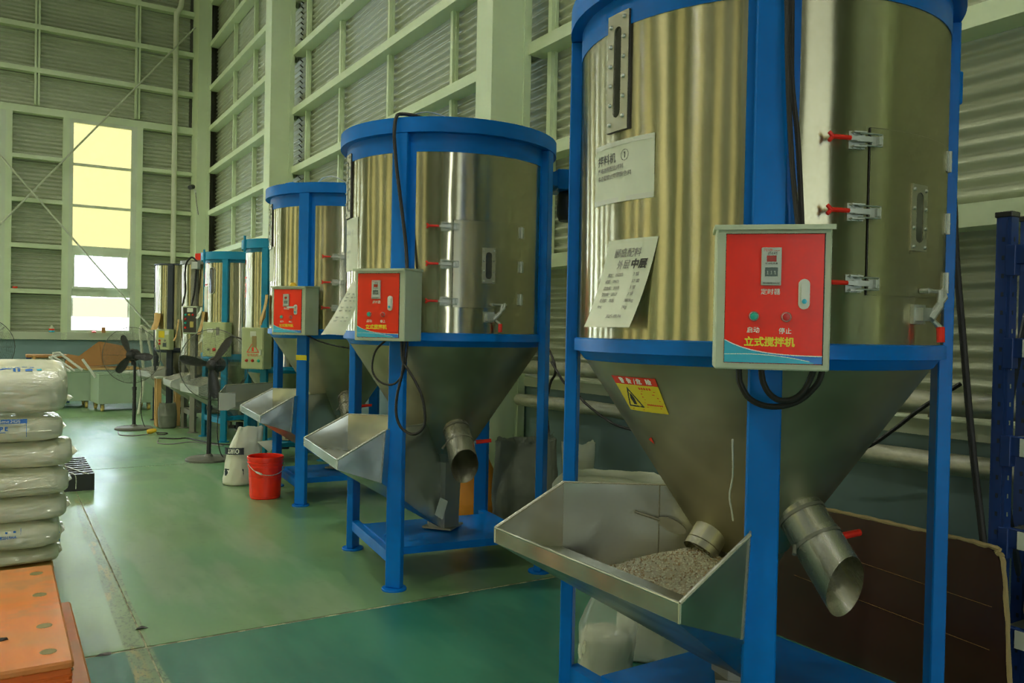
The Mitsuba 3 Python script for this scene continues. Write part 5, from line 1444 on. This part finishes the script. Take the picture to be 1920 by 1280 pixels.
# carts, cardboard and clutter by the end wall
def cart(x0, x1, y0, y1, yaw, z0, z1, label, handle):
    k = thing('tub_cart', label, 'cart', 'pale green tub carts')
    c = ((x0 + x1) / 2, (y0 + y1) / 2, 0)
    tf = lambda m: rot(m, [0, 0, 1], yaw, c)
    w = .02
    obj('tub', tf(join(box(x0, x1, y0, y0 + w, z0, z1), box(x0, x1, y1 - w, y1, z0, z1), box(x0, x0 + w, y0, y1, z0, z1), box(x1 - w, x1, y0, y1, z0, z1), box(x0, x1, y0, y1, z0, z0 + .02))), 'cart_green', k)
    obj('rim', tf(join(*[cyl(a, b_, .014, 8) for a, b_ in (((x0, y0, z1), (x1, y0, z1)), ((x0, y1, z1), (x1, y1, z1)), ((x0, y0, z1), (x0, y1, z1)), ((x1, y0, z1), (x1, y1, z1)))])), 'cart_green', k, smooth=40)
    for xx in (x0 + .07, x1 - .07):
        for yy in (y0 + .07, y1 - .07):
            ck = obj('castor', tf(join(mv(rot(lathe([(0, -.02), (.05, -.02), (.058, -.012), (.058, .012), (.05, .02), (0, .02)], 20), [0, 1, 0], 90), xx, yy, .058))), 'sack_yellow', k, smooth=40)
            obj('castor_fork', tf(box(xx - .03, xx + .03, yy - .02, yy + .04, .055, z0, .004)), 'grey_steel', ck)
    for hm in handle:
        obj('handle_bar', hm, 'cctv_white', k, smooth=40)
    return k


cart(1.41, 2.29, 15.44, 16.1, 6., .13, .63, 'pale green tub cart with a yellowish castor behind the black fan', [cyl((1.40, 15.46, .58), (1.20, 15.44, .885), .022, 10)])
hA = [cyl((.735, 15.85, .90), (1.05, 15.88, .66), .022, 10), cyl((.885, 15.95, .975), (1.24, 15.9, .68), .022, 10), cyl((.735, 15.85, .90), (.895, 15.93, .94), .022, 10), cyl((.78, 15.87, .93), (1.12, 15.9, .67), .018, 10), cyl((.79, 15.90, .965), (.90, 15.95, .975), .022, 10)]
cart(.78, 1.40, 16.15, 16.9, 0., .13, .64, 'second pale green tub cart with white tube rails, further left', hA)
k = thing('cardboard_sheet', 'large folded brown cardboard sheet lying across the carts', 'cardboard')
obj('left_panel', sheet([(.98, 16.22, .72), (1.54, 16.50, 1.16), (1.58, 16.22, .74)], .012), 'cardboard', k)
obj('right_panel', sheet([(1.545, 16.50, 1.16), (2.02, 16.42, 1.07), (2.10, 16.24, .80), (1.585, 16.22, .74)], .012), 'cardboard', k)
obj('flap', sheet([(.96, 16.12, .70), (1.02, 16.16, .95), (1.26, 16.16, .90), (1.34, 16.1, .70)], .012), 'cardboard', k)
obj('back_panel', sheet([(1.54, 16.51, 1.15), (2.02, 16.43, 1.06), (2.05, 16.85, .74), (1.2, 16.85, .74)], .012), 'cardboard', k)
obj('cardboard_sheet', box(1.30, 2.2, 16.15, 16.9, .665, .70, .004), 'kraft', label='flat stack of kraft board resting on the cart under the folded sheet', cat='cardboard')
k = thing('workbench', 'small bench with a brown top and a dark leg beside the carts', 'bench')
obj('top', box(.44, 1.15, 17.3, 17.9, .84, .885, .005), 'cardboard', k)
for x in (.45, 1.07):
    for y in (17.33, 17.82):
        obj('leg', box(x, x + .07, y, y + .07, 0, .84, .004), 'rack_blue', k)
obj('cabinet', box(.54, 1.06, 17.36, 17.85, .06, .83, .006), 'dado_cap', k)
obj('wood_crate', join(box(.50, .54, 16.0, 16.04, 0, .92), box(.70, .74, 16.0, 16.04, 0, .74), *[box(.50, .75, 15.98, 16.0, z, z + .09) for z in (.28, .46, .66)]), 'kraft', label='leaning crate of kraft slats left of the carts', cat='crate')
k = thing('tube_frame', 'bent white tubes standing beside the farthest mixer', 'tube frame')
for a in ([(1.98, 14.8, .0), (2.08, 15., .60), (2.02, 15., 1.38), (2.10, 15.05, 1.42), (2.14, 15.05, 1.30)], [(2.26, 14.9, .0), (2.24, 15., .75), (2.13, 15., 1.32), (2.18, 15.05, 1.37), (2.3, 15.1, 1.36)], [(2.36, 14.95, .0), (2.34, 15.05, .7), (2.26, 15.05, 1.30), (2.3, 15.1, 1.37)]):
    obj('tube', tube(smooth_path(a, 8), .022, 10), 'pvc_white', k, smooth=60)
obj('cross_tube', cyl((1.95, 15., .96), (2.36, 15.05, .97), .018, 8), 'pvc_white', k, smooth=60)
k = thing('small_table', 'small table with a wooden leg and pale top beside the farthest mixers', 'table')
obj('table_top', box(1.96, 2.30, 12.88, 13.10, .70, .725, .003), 'dado_cap', k)
for x, y in ((1.965, 12.885), (2.23, 12.885), (1.965, 13.03), (2.23, 13.03)):
    obj('leg', box(x, x + .065, y, y + .06, 0, .70, .004), 'wood', k)
obj('green_sack', standing_sack(2.09, 12.72, .25, .20, .36, 61, .5, .85, .03), 'sack_green', smooth=50, label='crumpled dark green sack on the floor beside the wooden table leg', cat='sack')
obj('red_book', box(1.80, 2.05, 15.5, 15.7, .645, .675, .003), 'paper', label='white folder with a dark cover lying on the cart rim behind the fan', cat='folder')
# power cords and the yellow socket
k = thing('cord_socket', 'yellow plug socket on the floor beside the far fan base', 'socket')
obj('body', rot(mv(join(lathe([(0, -.06), (.03, -.06), (.036, -.02), (.03, .03), (.018, .06), (0, .06)], 16)), 0, 0, 0), [0, 1, 0], 80), 'yellow_paint', k, smooth=40)
scene[k + '__body']['to_world'] = T().translate([1.79, 12.1, .038])
obj('cord', tube(smooth_path([(1.85, 12.12, .012), (1.95, 12.1, .008), (1.98, 12.02, .008), (1.92, 11.92, .008), (1.84, 11.97, .01)], 8), .007, 6), 'black_rubber', k, smooth=40)
obj('floor_cord', tube(smooth_path([(1.80, 11.56, .008), (1.99, 11.42, .008), (2.12, 11.42, .008), (2.2, 11.16, .008), (2.31, 10.80, .008), (2.45, 10.62, .008), (2.61, 10.60, .008), (2.9, 10.5, .008)], 8), .008, 6), 'black_rubber', smooth=40, label='dark power cord snaking over the floor behind the near fan', cat='cord')
obj('floor_cord', tube(smooth_path([(1.77, 11.41, .006), (1.72, 11.1, .006), (1.84, 10.94, .006), (2.08, 11.05, .006), (2.2, 10.9, .006), (2.38, 10.52, .006)], 8), .006, 6), 'grey_ink', smooth=40, label='thin grey cord looping on the floor left of the dark cord', cat='cord')
obj('floor_cord', tube(smooth_path([(1.42, 12.5, .006), (1.40, 12.1, .006), (1.55, 11.95, .006), (1.74, 12.0, .01)], 8), .006, 6), 'grey_ink', smooth=40, label='thin cord curving on the floor from the far fan base to the socket', cat='cord')
obj('floor_debris', mv(hull([(0, 0, 0), (.05, .015, 0), (.06, -.01, 0), (.03, .005, .012), (.01, -.012, .006)]), .585, 4.38), 'black_rubber', label='dark scrap on the worn floor line near the joint', cat='scrap')
obj('floor_debris', mv(hull([(0, 0, 0), (.07, .03, 0), (.06, -.01, 0), (.02, .005, .010), (.05, .02, .006)]), .385, 4.10), 'grey_ink', label='dark scrap at the floor joint beside the orange pallets', cat='scrap')
